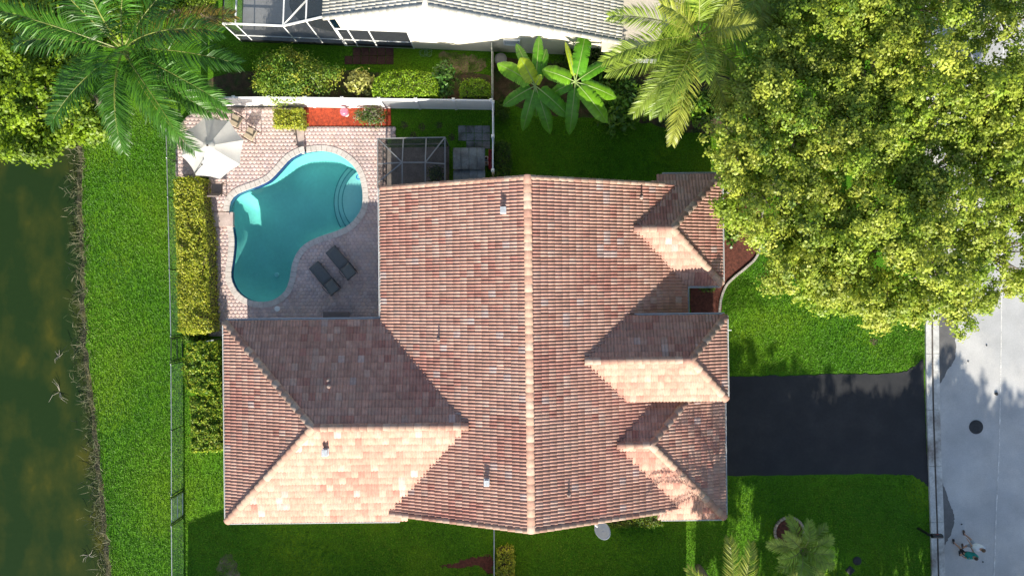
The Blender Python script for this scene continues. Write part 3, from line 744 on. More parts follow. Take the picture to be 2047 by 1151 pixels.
# ------------------------------------------------------------------ pool furniture
sling = mat('grey_sling', (0.12, 0.122, 0.12), rough=0.8, var=0.1, scale=10, bump=0.1)
frm = mat('grey_frame', (0.05, 0.05, 0.052), rough=0.5, var=0.1)
def lounger(label, px, py, ang):
    w = W(px, py, .11); t = thing('sun_lounger', label, 'sun lounger', (w.x, w.y, .112), R(ang), 'grey sun loungers beside the pool')
    for s in (-1, 1):
        MB().tube([(-.95, s * .31, .30), (.95, s * .31, .30)], .022, 8).build('side_rail', frm, t, world=False)
        MB().tube([(.25, s * .36, .28), (.28, s * .37, .50), (.70, s * .37, .50), (.73, s * .36, .30)], .018, 8).build('armrest', frm, t, world=False)
        for x in (-.75, .75): MB().tube([(x, s * .31, .30), (x * 1.06, s * .32, 0)], .02, 8).build('leg', frm, t, world=False)
    def slab(x0, z0, x1, z1, name, nb=6):
        V = []; F = []
        for i in range(nb + 1):
            u = i / nb; x = x0 + (x1 - x0) * u; z = z0 + (z1 - z0) * u
            for j in range(5):
                y = -.30 + .60 * j / 4; V.append((x, y, z - .025 * math.sin(math.pi * j / 4)))
        for i in range(nb):
            for j in range(4): a = i * 5 + j; F.append((a, a + 5, a + 6, a + 1))
        o = MB().add(V, F).build(name, sling, t, smooth=True, world=False); o.modifiers.new('s', 'SOLIDIFY').thickness = .02
    slab(-.97, .33, .22, .33, 'seat'); slab(.24, .34, .97, .62, 'backrest')
    MB().tube([(.95, -.31, .62), (.95, .31, .62)], .02, 8).build('head_bar', frm, t, world=False)
    return t
lounger('grey mesh sun lounger nearest the house wing, lower left of the pair', 653, 557, -50)
lounger('grey mesh sun lounger farther from the house wing, upper right of the pair', 686, 526, -50)
tan = mat('tan_sling', (0.44, 0.36, 0.26), rough=0.85, var=0.1, scale=8)
brn = mat('brown_sling', (0.21, 0.165, 0.15), rough=0.85, var=0.12, scale=8)
bronze = mat('bronze_frame', (0.055, 0.04, 0.03), rough=0.5, var=0.2)
def chair(label, px, py, ang, cush):
    w = W(px, py, RZ); t = thing('patio_chair', label, 'chair', (w.x, w.y, RZ + .003), R(ang), 'patio chairs round the parasol')
    MB().box((0, 0, .42), (.56, .58, .07)).build('seat', cush, t, bevel=.025, world=False)
    M = Matrix.Translation((-.36, 0, .74)) @ Matrix.Rotation(R(-20), 4, 'Y')
    MB().box((0, 0, 0), (.07, .56, .62), m=M).build('backrest', cush, t, bevel=.025, world=False)
    for s in (-1, 1):
        MB().tube([(-.42, s * .32, .62), (-.1, s * .35, .64), (.28, s * .34, .62), (.32, s * .33, .4)], .026, 8).build('armrest', bronze, t, world=False)
        for x in (-.27, .27): MB().tube([(x, s * .30, .42), (x * 1.15, s * .31, 0)], .02, 8).build('leg', bronze, t, world=False)
    MB().tube([(-.25, -.3, .40), (-.25, .3, .40)], .018, 8).build('stretcher', bronze, t, world=False)
chair('tan cushioned patio chair farther from the pool, beside the parasol', 478, 246, 152, tan)
chair('tan cushioned patio chair nearer the pool, beside the parasol', 507, 272, 150, tan)
chair('dark brown patio chair below the parasol, beside the long hedge', 441, 380, 90, brn)
w = W(425, 315, RZ); tb_ = thing('patio_table', 'round dark table under the cream parasol', 'table', (w.x, w.y, RZ + .002))
MB().lathe((w.x, w.y, RZ), [(.6, .68), (.62, .70), (.62, .72), (.58, .73)], 32).build('table_top', bronze, tb_)
for k in range(4):
    a = R(45 + 90 * k); MB().tube([(w.x + .42 * math.cos(a), w.y + .42 * math.sin(a), RZ + .69), (w.x + .48 * math.cos(a), w.y + .48 * math.sin(a), RZ + .003)], .022, 8).build('leg', bronze, tb_)
# parasol
canv = mat('cream_canvas', (0.86, 0.84, 0.79), rough=0.9, var=0.05, scale=3, bump=0.06, bscale=60, transl=0.45)
pz = 2.55; pcn = W(419, 293, pz + .35); par = thing('parasol', 'large cream octagonal parasol over the terrace corner beside the pool', 'parasol', (pcn.x, pcn.y, RZ))
rim_r = 1.62; hub = Vector((pcn.x, pcn.y, pz + .52)); tilt = 0.03
rimv = [Vector((pcn.x + rim_r * math.cos(R(45 * k + 14)), pcn.y + rim_r * math.sin(R(45 * k + 14)), pz + .03)) for k in range(8)]
for k in range(8):
    a, b = rimv[k], rimv[(k + 1) % 8]; V = []; F = []; n = 6
    for i in range(n + 1):
        u = i / n
        for j in range(n + 1):
            v = j / n; p = hub.lerp(a.lerp(b, v), .05 + .95 * u); sag = math.sin(math.pi * v) * u
            p.z -= .06 * sag; mid = (a + b) / 2; p -= Vector((mid.x - hub.x, mid.y - hub.y, 0)) * (.045 * sag * u); V.append(p)
    for i in range(n):
        for j in range(n): q_ = i * (n + 1) + j; F.append((q_, q_ + n + 1, q_ + n + 2, q_ + 1))
    MB().add(V, F).build('canopy_panel', canv, par, smooth=True)
    MB().tube([hub - Vector((0, 0, .05)), a - Vector((0, 0, .035))], .014, 6).build('rib', bronze, par)
MB().lathe((hub.x, hub.y, hub.z + .02), [(.30, -.10), (.26, -.05), (.10, .03), (.03, .05)], 16).build('vent_cap', canv, par)
MB().lathe((hub.x, hub.y, hub.z + .06), [(.05, 0), (.05, .05), (.02, .09)], 12).build('finial', bronze, par)
MB().tube([(hub.x, hub.y, RZ + .05), (hub.x, hub.y, hub.z)], .03, 10).build('pole', bronze, par)
MB().lathe((hub.x, hub.y, RZ), [(.3, .003), (.3, .05), (.08, .09)], 20).build('base', bronze, par)
t0 = W(385, 352, 2.5); t1 = W(404, 329, 3.0)
mast_obj = thing('parasol_mast', 'thin dark pole with a small head leaning over the parasol edge', 'mast', (t0.x - .1, t0.y - .1, 0))  # inclined mast whose top pokes just above the parasol canopy
MB().tube([(t0.x - .35, t0.y - .4, 0), t0, t1], .018, 8).build('pole', DARKMETAL, mast_obj); MB().lathe(t1, [(.03, -.04), (.05, .02), (.02, .06)], 10).build('head', DARKMETAL, mast_obj)
w = W(676, 634, .11); bn = thing('patio_bench', 'low dark bench against the house wing under the eave', 'bench', (w.x, w.y, .112))
MB().box((w.x, w.y + .06, .112 + .40), (1.4, .5, .08)).build('seat', brn, bn, bevel=.03)
MB().box((w.x, w.y - .16, .112 + .62), (1.4, .08, .42)).build('backrest', brn, bn, bevel=.03)
for sx in (-.6, .6):
    for sy in (-.12, .24): MB().tube([(w.x + sx, w.y + sy, .37 + .112), (w.x + sx, w.y + sy, .112)], .025, 8).build('leg', bronze, bn)

# ------------------------------------------------------------------ fences
def vinyl_fence(label, pts, h, name='vinyl_fence', step=2.1, rails=True):
    pts = [Vector((*W(*p)[:2], 0)) for p in pts]; t = thing(name, label, 'fence', tuple(pts[0]))
    for a, b in zip(pts, pts[1:]):
        L = (b - a).length; k = max(1, round(L / step)); d = (b - a) / k
        for i in range(k + (1 if b is pts[-1] or (b - pts[-1]).length < 1e-6 else 0)):
            p = a + d * i
            po = MB().box((p.x, p.y, (h + .05) / 2), (.13, .13, h + .05)).build('post', WHITE, t, bevel=.008)
            MB().add([(p.x - .085, p.y - .085, h + .05), (p.x + .085, p.y - .085, h + .05), (p.x + .085, p.y + .085, h + .05), (p.x - .085, p.y + .085, h + .05), (p.x, p.y, h + .12)],
                     [(3, 2, 1, 0), (0, 1, 4), (1, 2, 4), (2, 3, 4), (3, 0, 4)]).build('post_cap', WHITE, po)
        for i in range(k):
            p, q = a + d * i, a + d * (i + 1); e = d.normalized() * .066
            pan = MB().bar(p + e + Vector((0, 0, h * .5)), q - e + Vector((0, 0, h * .5)), .04, h - .22).build('panel', WHITE, t)
            for z in (h - .06, .09): MB().bar(p + e + Vector((0, 0, z)), q - e + Vector((0, 0, z)), .07, .11).build('rail', WHITE, t, bevel=.006)
    return t
vinyl_fence('long white vinyl fence behind the pool and mulch bed', [(428, 214), (560, 213), (700, 215), (840, 217), (984, 219)], 1.8)
vinyl_fence('white vinyl fence running from the storage box to the neighbouring wall, seen edge on', [(987, 352), (987, 222)], 1.75)
slatg = mat('weathered_white', (0.62, 0.62, 0.58), rough=0.7, var=0.25, scale=3)
t = thing('picket_fence', 'weathered white picket fence between the two yards beside the grey bin lid', 'fence', W(985, 205))
for i in range(13):
    p = W(984.5, 208 - i * 8.3); MB().box((p.x, p.y, .75), (.03, .20, 1.5 + .05 * (i % 2))).build('picket', slatg, t, bevel=.01)
MB().bar(W(985.5, 210, .4), W(985.5, 104, .4), .03, .08).build('rail', slatg, t); MB().bar(W(985.5, 210, 1.2), W(985.5, 104, 1.2), .03, .08).build('rail', slatg, t)

def wire_mesh(a, b, h, sp=0.11, wd=0.004):
    """Diamond chain-link: two families of slanting wires."""
    a = Vector(a); b = Vector(b); L = (b - a).length; d = (b - a).normalized(); m = MB(); o = Vector((-d.y, d.x, 0)) * wd
    k = int((L + h) / sp)
    for s in (0, 1):
        for i in range(k):
            u0 = i * sp - h; u1 = u0 + h; z0, z1 = 0.04, h
            if u0 < 0: z0 += -u0; u0 = 0
            if u1 > L: z1 -= u1 - L; u1 = L
            if z1 <= z0: continue
            if s: u0, u1 = L - u0, L - u1
            p = a + d * u0 + Vector((0, 0, z0)); q = a + d * u1 + Vector((0, 0, z1))
            up_ = Vector((0, 0, wd))
            m.add([p - up_ - o, q - up_ - o, q + up_ + o, p + up_ + o], [(0, 1, 2, 3)]); 
    return m
LINKM = mat('chain_link', (0.30, 0.36, 0.33), rough=0.5, var=0.1, metal=0.4)
POSTM = mat('fence_post', (0.055, 0.06, 0.055), rough=0.5, var=0.2, metal=0.2)
def chain_fence(label, pts, h, name='chain_link_fence', rail=GALV, step=2.6):
    pts = [Vector((*W(*p)[:2], 0)) for p in pts]; t = thing(name, label, 'fence', tuple(pts[0]))
    for a, b in zip(pts, pts[1:]):
        L = (b - a).length; k = max(1, round(L / step)); d = (b - a) / k
        for i in range(k + 1):
            p = a + d * i
            po = MB().tube([(p.x, p.y, 0), (p.x, p.y, h + .03)], .028, 8).build('post', POSTM, t); MB().lathe((p.x, p.y, h + .03), [(.034, -.02), (.034, .02), (.01, .045)], 8).build('post_cap', rail, po)
        MB().tube([a + Vector((0, 0, h)), b + Vector((0, 0, h))], .022, 8).build('top_rail', rail, t)
        wire_mesh(a, b, h).build('wire_mesh', LINKM, t)
    return t
HC = 1.32
chain_fence('chain link fence along the lake lawn, upper stretch beside the long hedge', [(356, 250), (360, 400), (363, 540), (366, 668)], HC)
chain_fence('chain link fence along the lake lawn, middle stretch between the two gates', [(366, 722), (367, 850), (367, 975)], HC)
chain_fence('chain link fence along the lake lawn, lowest stretch below the pale gate', [(367, 1034), (368, 1151), (369, 1260)], HC)
def gate(label, p0, p1, m, dense):
    a, b = Vector((*W(*p0)[:2], 0)), Vector((*W(*p1)[:2], 0)); t = thing('gate', label, 'gate', tuple(a))
    for p in (a, b): MB().tube([(p.x, p.y, 0), (p.x, p.y, HC + .08)], .035, 8).build('post', POSTM, t)
    e = (b - a).normalized() * .08
    for z in (.1, HC * .5, HC - .02): MB().tube([a + e + Vector((0, 0, z)), b - e + Vector((0, 0, z))], .024, 8).build('rail', m, t)
    for p in (a + e, b - e): MB().tube([p + Vector((0, 0, .1)), p + Vector((0, 0, HC - .02))], .024, 8).build('stile', m, t)
    wire_mesh(a + e, b - e, HC - .04, .05 if dense else .12, .006 if dense else .004).build('wire_mesh', m, t)
gate('dark framed chain link gate beside the end of the long hedge', (366, 672), (366, 718), POSTM, False)
gate('pale galvanised chain link gate in the lake fence', (367, 980), (367, 1030), GALV, True)
chain_fence('grey pipe fence running down the lawn from the south wall, seen edge on', [(989, 1020), (989, 1100), (989, 1200)], 1.5, rail=GALV, step=1.6)
chain_fence('short chain link return from the lake fence to the house wing', [(405, 684), (446, 676)], 1.2, step=1.4)

# ------------------------------------------------------------------ screen enclosure, storage, odds and ends
def screen_mat(name, a, col=(0.02, 0.022, 0.023)):
    m = bpy.data.materials.new(name); n, l, b = nodes_of(m)
    b.inputs['Base Color'].default_value = (*col, 1); b.inputs['Roughness'].default_value = 0.9
    tr = n.new('ShaderNodeBsdfTransparent'); mx = n.new('ShaderNodeMixShader'); mx.inputs[0].default_value = a
    nz = n.new('ShaderNodeTexNoise'); nz.inputs['Scale'].default_value = 3; geo = n.new('ShaderNodeNewGeometry'); l.new(geo.outputs['Position'], nz.inputs[0])
    mr = n.new('ShaderNodeMapRange'); mr.inputs[3].default_value = a - .08; mr.inputs[4].default_value = a + .08; l.new(nz.outputs[0], mr.inputs[0]); l.new(mr.outputs[0], mx.inputs[0])
    l.new(tr.outputs[0], mx.inputs[1]); l.new(b.outputs[0], mx.inputs[2]); l.new(mx.outputs[0], n['Material Output'].inputs['Surface'])
    return m
SCR = screen_mat('insect_screen', 0.52); SCRL = screen_mat('light_insect_screen', 0.30, (0.10, 0.11, 0.12))
FRAME = mat('enclosure_frame', (0.22, 0.22, 0.215), rough=0.5, var=0.1)
enc = thing('screen_enclosure', 'small dark screened enclosure with hipped top against the house wall', 'screen enclosure', W(836, 330))
b0 = [Vector((*W(*p)[:2], 0)) for p in [(772, 296), (898, 294), (898, 388), (772, 388)]]
hE = 2.35; t4 = [p + Vector((0, 0, hE)) for p in b0]
r0, r1 = W(804, 325, 2.75), W(850, 325, 2.75); s0, s1 = Vector((r0.x, t4[3].y, 2.75)), Vector((r1.x, t4[2].y, 2.75))
bars = [(b0[i], t4[i]) for i in range(4)] + [(t4[0], t4[1]), (t4[1], t4[2]), (t4[0], t4[3]), (t4[0], r0), (t4[1], r1), (r0, r1), (r0, s0), (r1, s1),
        (Vector((r0.x, t4[0].y, hE)), r0), (Vector((r1.x, t4[0].y, hE)), r1), (Vector((t4[0].x, r0.y, hE)), r0), (Vector((t4[1].x, r1.y, hE)), r1), (b0[0] + Vector((0, 0, .9)), b0[1] + Vector((0, 0, .9))), (b0[0] + Vector((0, 0, .9)), b0[3] + Vector((0, 0, .9))),
        (r0, t4[0].lerp(t4[3], .9))]
for a, b in bars: MB().bar(a, b, .055, .055).build('frame_bar', FRAME, enc)
for q in ([b0[0], b0[1], t4[1], t4[0]], [b0[1], b0[2], t4[2], t4[1]], [b0[3], b0[0], t4[0], t4[3]], [t4[0], t4[1], r1, r0], [t4[0], r0, s0, t4[3]], [t4[1], t4[2], s1, r1], [r0, r1, s1, s0]):
    MB().add(q, [(0, 1, 2, 3)]).build('screen_panel', SCR, enc)
flo = sheet('enclosure_floor', [tuple(p[:2]) for p in b0], mat('enclosure_slab', (0.30, 0.26, 0.235), rough=.9, var=.25, scale=2), 0.03, skirt=.03); flo.parent = enc; flo.location = -enc.location
shedm = mat('grey_resin', (0.16, 0.185, 0.19), rough=0.55, var=0.25, scale=3, bump=0.1, col2=(0.09, 0.10, 0.10), c2scale=1.2)
sh = thing('storage_shed', 'grey resin storage shed with curved ribbed lid beside the screened enclosure', 'shed', W(938, 335))
c = W(938, 326, 1.2); MB().box((c.x, c.y - .2, .6), (1.55, 1.7, 1.2)).build('body', shedm, sh, bevel=.03)
for row in range(2):
    for k in range(4):
        V = []; F = []
        x0 = c.x - .84 + k * .42; y1 = c.y + .75 - row * 1.15; y0 = y1 - (1.10 if row == 0 else .62)
        for i in range(5):
            y = y0 + (y1 - y0) * i / 4; zz = 1.36 + .10 * math.sin(math.pi * (.15 + .7 * i / 4)) - row * .16
            for x, dz_ in ((x0 + .008, 0), (x0 + .05, .018), (x0 + .37, .018), (x0 + .412, 0)): V.append((x, y, zz + dz_ - .03 * ((x - c.x) / .84) ** 2))
        for i in range(4):
            for j in range(3): a = i * 4 + j; F.append((a, a + 1, a + 5, a + 4))
        o = MB().add(V, F).build('lid_panel', shedm, sh); o.modifiers.new('s', 'SOLIDIFY').thickness = .05
# stepping slabs
slabm = mat('concrete_slab', (0.27, 0.27, 0.26), rough=0.9, var=0.3, scale=3, bump=0.3, col2=(0.10, 0.10, 0.085), c2scale=1.5)
sp = thing('slab_pad', 'pad of weathered square concrete slabs on the grass beside the white fence', 'paving', W(948, 272))
for i in range(4):
    for j in range(3):
        if (i, j) in ((0, 2),): continue
        p = W(924 + i * 16, 259 + j * 15.5); MB().box((p.x, p.y, .02), (.41, .39, .05), rz=random.Random(i * 5 + j).uniform(-.04, .04)).build('slab', slabm, sp, bevel=.01)
rp = mat('red_slab', (0.075, 0.03, 0.026), rough=.9, var=.3, scale=3, bump=.2)
sp = thing('slab_pad', 'dark red square slabs on the shaded grass below the pool cage', 'paving', W(737, 115))
for i in range(6):
    for j in range(2):
        if i < 1 and j == 0: continue
        p = W(697 + i * 16.4, 104 + j * 17); MB().box((p.x, p.y, .02), (.42, .44, .05)).build('slab', rp, sp, bevel=.01)
pot = mat('white_pot', (.7, .68, .64), rough=.6, var=.1); redp = mat('red_plastic', (.42, .015, .02), rough=.4, var=.15)
for k, (x, y, lb) in enumerate(((972, 316, 'small white square pot farther from the house, beside the red crate'), (972.5, 326, 'small white square pot nearer the house, beside the red crate'))):
    p = W(x, y, .3); q_ = thing('pot', lb, 'pot', (p.x, p.y, 0), group='white pots by the shed')
    MB().prism([(p.x + sx * .10, p.y + sy * .10) for sx, sy in ((-1, -1), (1, -1), (1, 1), (-1, 1))], 0, .28).build('body', pot, q_, bevel=.015); MB().lathe((p.x, p.y, .281), [(.07, 0), (.07, .012), (.03, .015)], 12).build('soil', soil, q_)
p = W(981, 318, .4); q_ = thing('crate', 'red plastic crate squeezed between the shed and white fence', 'crate', (p.x, p.y, 0))
for sx in (-1, 1): MB().box((p.x + sx * .1, p.y, .22), (.03, 1.0, .44)).build('side', redp, q_)
for sy in (-1, 0, 1): MB().box((p.x, p.y + sy * .485, .22), (.168, .03, .42)).build('end', redp, q_)
MB().box((p.x, p.y, .1), (.166, .93, .18)).build('bottom', redp, q_)
p = W(1001, 118, .9); q_ = thing('rubbish_bin', 'round grey bin with domed lid against the cream wall', 'bin', (p.x, p.y, 0)); gb = mat('grey_bin', (.16, .165, .17), rough=.5, var=.15)
MB().lathe((p.x, p.y, 0), [(.24, 0), (.29, .8), (.30, .82)], 20).build('body', gb, q_); MB().lathe((p.x, p.y, .82), [(.325, 0), (.325, .05), (.22, .09), (.05, .11)], 20).build('lid', gb, q_, smooth=False)
p = W(852, 106); hz_ = []
for k in range(50): a = k * .5; rr = .20 + .05 * math.sin(k * 1.3); hz_.append((p.x + (.13 if k > 25 else -.13) + rr * math.cos(a), p.y + rr * math.sin(a), .03 + .001 * k))
tag(MB().tube(hz_, .012, 6).build('garden_hose', mat('hose', (.16, .30, .13), rough=.4, var=.1)), 'coiled green garden hose on grass below the cream wall', 'hose')
# mulch-bed ornament
p = W(690, 226, .35); q_ = thing('garden_ornament', 'pink gazing ball on a stand in the red mulch bed', 'ornament', (p.x, p.y, .05))
pk_ = mat('pink_glass', (.55, .16, .24), rough=.2, var=.15, scale=9); bm = bmesh.new(); bmesh.ops.create_uvsphere(bm, u_segments=20, v_segments=12, radius=.23); me = bpy.data.meshes.new('ball'); bm.to_mesh(me); bm.free()
me.polygons.foreach_set('use_smooth', [True] * len(me.polygons)); o = link('ball', me, pk_, q_); o.location = (0, 0, .5); MB().lathe((p.x, p.y, .05), [(.14, 0), (.05, .12), (.06, .29)], 14).build('stand', CONC, q_)

# ------------------------------------------------------------------ neighbouring house to the north
NH = thing('neighbouring_house', 'cream walled house with pale grey tiled gable roof at the top edge', 'house')
NROT = -2.35; na = R(NROT)
NH.rotation_euler = (0, 0, na)
def N2(px, py, z=0):
    w = Matrix.Rotation(-na, 3, 'Z') @ W(px, py, z); return w
yw = N2(850, 98).y; xr_n = N2(1205, 113).x; XA = N2(850, 5, 6.2).x; XLn, XRn = N2(648, 43, 4.25).x, N2(1240, 85, 2.65).x
SLn = (6.2 - 2.65) / (XRn - XA); zLn = 6.2 - SLn * (XA - XLn); yo = yw - .22; yN = yw + 14
GPAL = np.array([(.47, .45, .40), (.50, .48, .43), (.44, .425, .38), (.53, .51, .46)]); GP = [.35, .3, .2, .15]
NF = [dict(p=[(XLn, yN, zLn), (XLn, yo, zLn), (XA, yo, 6.2), (XA, yN, 6.2)], clip=(1, 2, 3)), dict(p=[(XRn, yo, 2.65), (XRn, yN, 2.65), (XA, yN, 6.2), (XA, yo, 6.2)], clip=(1, 2, 3))]
rb = MB()
for f in NF:
    top = [Vector(p) - Vector((0, 0, .02)) for p in f['p']]; bot = [p - Vector((0, 0, .14)) for p in top]
    rb.add(top + bot, [(0, 1, 2, 3), (7, 6, 5, 4)] + [(i, 4 + i, 4 + (i + 1) % 4, (i + 1) % 4) for i in range(4)])
nroof = rb.build('roof', under, NH)
tiled_roof(NH, nroof, NF, GPAL, GP, TILE, 300, 9, lambda w: -w.y)
caps(nroof, [((XA, yo - .05, 6.25), (XA, yN, 6.25)), ((XLn, yo, zLn + .05), (XA, yo, 6.22)), ((XRn, yo, 2.7), (XA, yo, 6.22))], GPAL, GP, TILE, 10, .13)
cream = mat('cream_stucco', (0.70, 0.65, 0.53), rough=.9, var=.05, scale=1.2, bump=.15, bscale=40)
xo = N2(828, 97).x
nw = MB(); zt = lambda x: 6.2 - SLn * abs(x - XA) - .12
xs_ = [XLn + .35, xo, XA, XRn - .55]
poly = [(XLn + .35, 2.45), (xo, 2.45), (xo, 0), (XRn - .55, 0), (XRn - .55, zt(XRn - .55)), (XA, zt(XA)), (XLn + .35, zt(XLn + .35))]
n_ = len(poly); nw.add([(x, yw, z) for x, z in poly] + [(x, yw + .2, z) for x, z in poly], [tuple(range(n_)), tuple(range(2 * n_ - 1, n_ - 1, -1))] + [(i, n_ + i, n_ + (i + 1) % n_, (i + 1) % n_) for i in range(n_)])
nw.prism([(XRn - .55, yw + .2), (XRn - .55, yN), (XRn - .75, yN), (XRn - .75, yw + .2)], 0, 2.5)
nw.prism([(XLn + .35, yw + 4), (xo, yw + 4), (xo, yw + 4.2), (XLn + .35, yw + 4.2)], 0, 4)
nw.build('wall', cream, NH)
MB().prism([(XRn - .9, yo - .35), (XRn + .1, yo - .35), (XRn + .1, yo + .2), (XRn - .9, yo + .2)], 2.28, 2.42).build('eave_return', cream, NH)
glassd = mat('dark_pane', (.05, .055, .06), rough=.15, var=.1)
for px, py in ((855, 76), (1023, 86)):
    w = N2(px, py, 1.6); wf = MB()
    for z in (1.25, 1.95): wf.box((w.x, yw - .03, z), (.86, .1, .07))
    for s in (-1, 1): wf.box((w.x + s * .395, yw - .03, 1.6), (.07, .1, .63))
    win = wf.build('window', WHITE, NH); MB().box((w.x, yw - .012, 1.6), (.72, .02, .63)).build('pane', glassd, win)
    for k in range(5): MB().box((0, 0, 0), (.70, .02, .10), m=Matrix.Translation((w.x, yw - .05, 1.34 + k * .13)) @ Matrix.Rotation(R(35), 4, 'X')).build('louvre', WHITE, win)
# lanai floor, cage and pool
cage = thing('pool_cage', 'white framed screened pool cage beside the cream house at the top edge', 'pool cage', (0, 0, 0)); cage.rotation_euler = (0, 0, na)
xc0 = N2(484, 82).x; xm = N2(566, 54, 2.5).x; yE = yw + 9
pm_ = lambda x: 2.5 if x <= xm else 2.5 + (x - xm) / (XLn - xm) * 1.5
WB = mat('white_aluminium', (.78, .79, .78), rough=.4, var=.05)
xpos = [xc0, xm - 2.4, xm, N2(612, 40, 3.3).x, XLn]
for i, x in enumerate(xpos):
    MB().bar((x, yw, 0), (x, yw, pm_(x)), .06, .06).build('post', WB, cage)
    MB().bar((x, yw, pm_(x)), (x, yE, pm_(x)), .07, .07).build('roof_beam', WB, cage)
MB().bar((xm, yw + .02, 2.5), (XLn + .9, yw + 2.6, 4.4), .06, .06).build('roof_beam', WB, cage)
for a, b in zip(xpos, xpos[1:]):
    MB().bar((a, yw, pm_(a)), (b, yw, pm_(b)), .08, .08).build('eave_beam', WB, cage)
    MB().bar((a, yw, .92), (b, yw, .92), .05, .05).build('rail', WB, cage)
    MB().add([(a, yw, 0), (b, yw, 0), (b, yw, pm_(b)), (a, yw, pm_(a))], [(0, 1, 2, 3)]).build('screen_panel', SCR, cage)
    MB().add([(a, yw, pm_(a)), (b, yw, pm_(b)), (b, yE, pm_(b)), (a, yE, pm_(a))], [(0, 1, 2, 3)]).build('screen_panel', SCRL, cage)
    MB().bar((a, yw - .02, .17), (b, yw - .02, .17), .02, .32).build('kick_plate', DARKMETAL, cage)
MB().bar((xc0, yw, 2.5), (xc0, yE, 2.5), .07, .07).build('eave_beam', WB, cage)
xs2 = [XLn, N2(695, 91).x, N2(716, 92).x, N2(755, 93).x, xo]
for i, x in enumerate(xs2): MB().bar((x, yw, 0), (x, yw, 2.42), .07, .07).build('post', WB, cage)
for a, b in zip(xs2, xs2[1:]):
    MB().bar((a, yw, .92), (b, yw, .92), .05, .06).build('rail', WB, cage); MB().bar((a, yw, 2.4), (b, yw, 2.4), .05, .06).build('rail', WB, cage); MB().bar((a, yw, .05), (b, yw, .05), .05, .06).build('rail', WB, cage)
    MB().add([(a, yw, 0), (b, yw, 0), (b, yw, 2.42), (a, yw, 2.42)], [(0, 1, 2, 3)]).build('screen_panel', SCR, cage); MB().bar((a + .03, yw - .02, .25), (b - .03, yw - .02, .25), .02, .3).build('kick_plate', DARKMETAL, cage)
lan = mat('lanai_slab', (.44, .44, .44), rough=.8, var=.12, scale=1.2)
o = sheet('lanai_floor', [(xc0, yw), (xo, yw), (xo, yw + 9), (xc0, yw + 9)], lan, .03, skirt=.03); o.rotation_euler = (0, 0, na); tag(o, kind='structure')
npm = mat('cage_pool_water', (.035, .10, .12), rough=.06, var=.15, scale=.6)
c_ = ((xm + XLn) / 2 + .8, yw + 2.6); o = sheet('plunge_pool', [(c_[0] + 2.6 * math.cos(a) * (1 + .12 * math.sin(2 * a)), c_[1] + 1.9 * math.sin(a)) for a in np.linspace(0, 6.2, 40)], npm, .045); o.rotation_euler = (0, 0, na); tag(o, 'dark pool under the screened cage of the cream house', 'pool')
path = mat('paved_drive', (.58, .52, .44), rough=.9, var=.1, scale=1.5, bump=.2)
tag(sheet('neighbour_drive', [tuple(W(*p)[:2]) for p in [(1213, 100), (1300, 98), (1480, -150), (1200, -150)]], path, .012), kind='structure')
acu = W(1262, 118, .3); q_ = thing('garden_wall', 'low white wall at the foot of the coconut palm', 'wall', (acu.x, acu.y, 0)); MB().bar(W(1222, 121, .25), W(1312, 123, .25), .12, .5).build('wall', cream, q_); MB().bar(W(1221, 121, .53), W(1313, 123, .53), .18, .06).build('coping', WHITE, q_)

# ------------------------------------------------------------------ house to the south, outside the frame; it shades the lawn
SH = thing('neighbouring_house', 'house south of the lawn, outside the picture, whose shadow covers the grass', 'house')
ys = -18.6; gx0, gx1, gz = -17.6, 9.3, 5.6; xm_ = -1.5
MB().prism([(gx0 + .5, ys - 14), (gx1 - .5, ys - 14), (gx1 - .5, ys - .3), (gx0 + .5, ys - .3)], 0, 2.7).build('wall', stucco, SH)
pf = [(gx0, 2.8), (-7.5, 4.6), (4.0, 4.6), (gx1, 2.8)]
MB().add([(x, y, z) for y in (ys, ys - 14) for x, z in pf], [(0, 1, 5, 4), (1, 2, 6, 5), (2, 3, 7, 6), (0, 3, 2, 1), (4, 5, 6, 7), (0, 4, 7, 3)]).build('roof', mat('plain_tile', (.42, .26, .2), rough=.8, var=.2), SH)

# ------------------------------------------------------------------ street furniture, lids, mailbox, people
iron = mat('cast_iron', (.035, .036, .038), rough=.6, var=.3, scale=6, bump=.3, metal=.3)
w = W(1951, 853); t = thing('manhole_cover', 'round dark manhole cover in the grey road', 'manhole', (w.x, w.y, .004))
MB().lathe((w.x, w.y, .006), [(.38, 0), (.38, .012), (.345, .012)], 32).build('frame', iron, t); MB().lathe((w.x, w.y, .006), [(.335, 0), (.335, .010), (.31, .015)], 32).build('cover', iron, t)
for k in range(5):
    for j in range(5):
        if (k - 2) ** 2 + (j - 2) ** 2 < 6: MB().box((w.x + (k - 2) * .105, w.y + (j - 2) * .105, .0225), (.065, .065, .008)).build('stud', iron, t)
for lb, x, y, r, n_ in (('round black utility lid in the grass nearest the street', 1713, 1120, .2, 18), ('square black utility lid in the grass near the small palm', 1699, 1139, .23, 4)):
    w = W(x, y); t = thing('utility_lid', lb, 'lid', (w.x, w.y, 0)); m_ = MB().lathe((w.x, w.y, 0), [(r * 1.15, 0), (r * 1.15, .035), (r, .04)], n_).build('frame', iron, t); MB().lathe((w.x, w.y, .041), [(r * .93, 0), (r * .93, .012), (r * .85, .016)], n_).build('cover', iron, t)
w = W(1835, 1055); t = thing('mailbox', 'black mailbox on a post at the kerb of the lower lawn', 'mailbox', (w.x, w.y, 0)); blk = mat('black_paint', (.012, .012, .014), rough=.45, var=.1)
MB().box((w.x, w.y, .55), (.11, .11, 1.1)).build('post', blk, t, bevel=.01)
MB().bar((w.x - .1, w.y, .98), (w.x + .62, w.y - .02, .98), .09, .07).build('arm', blk, t)
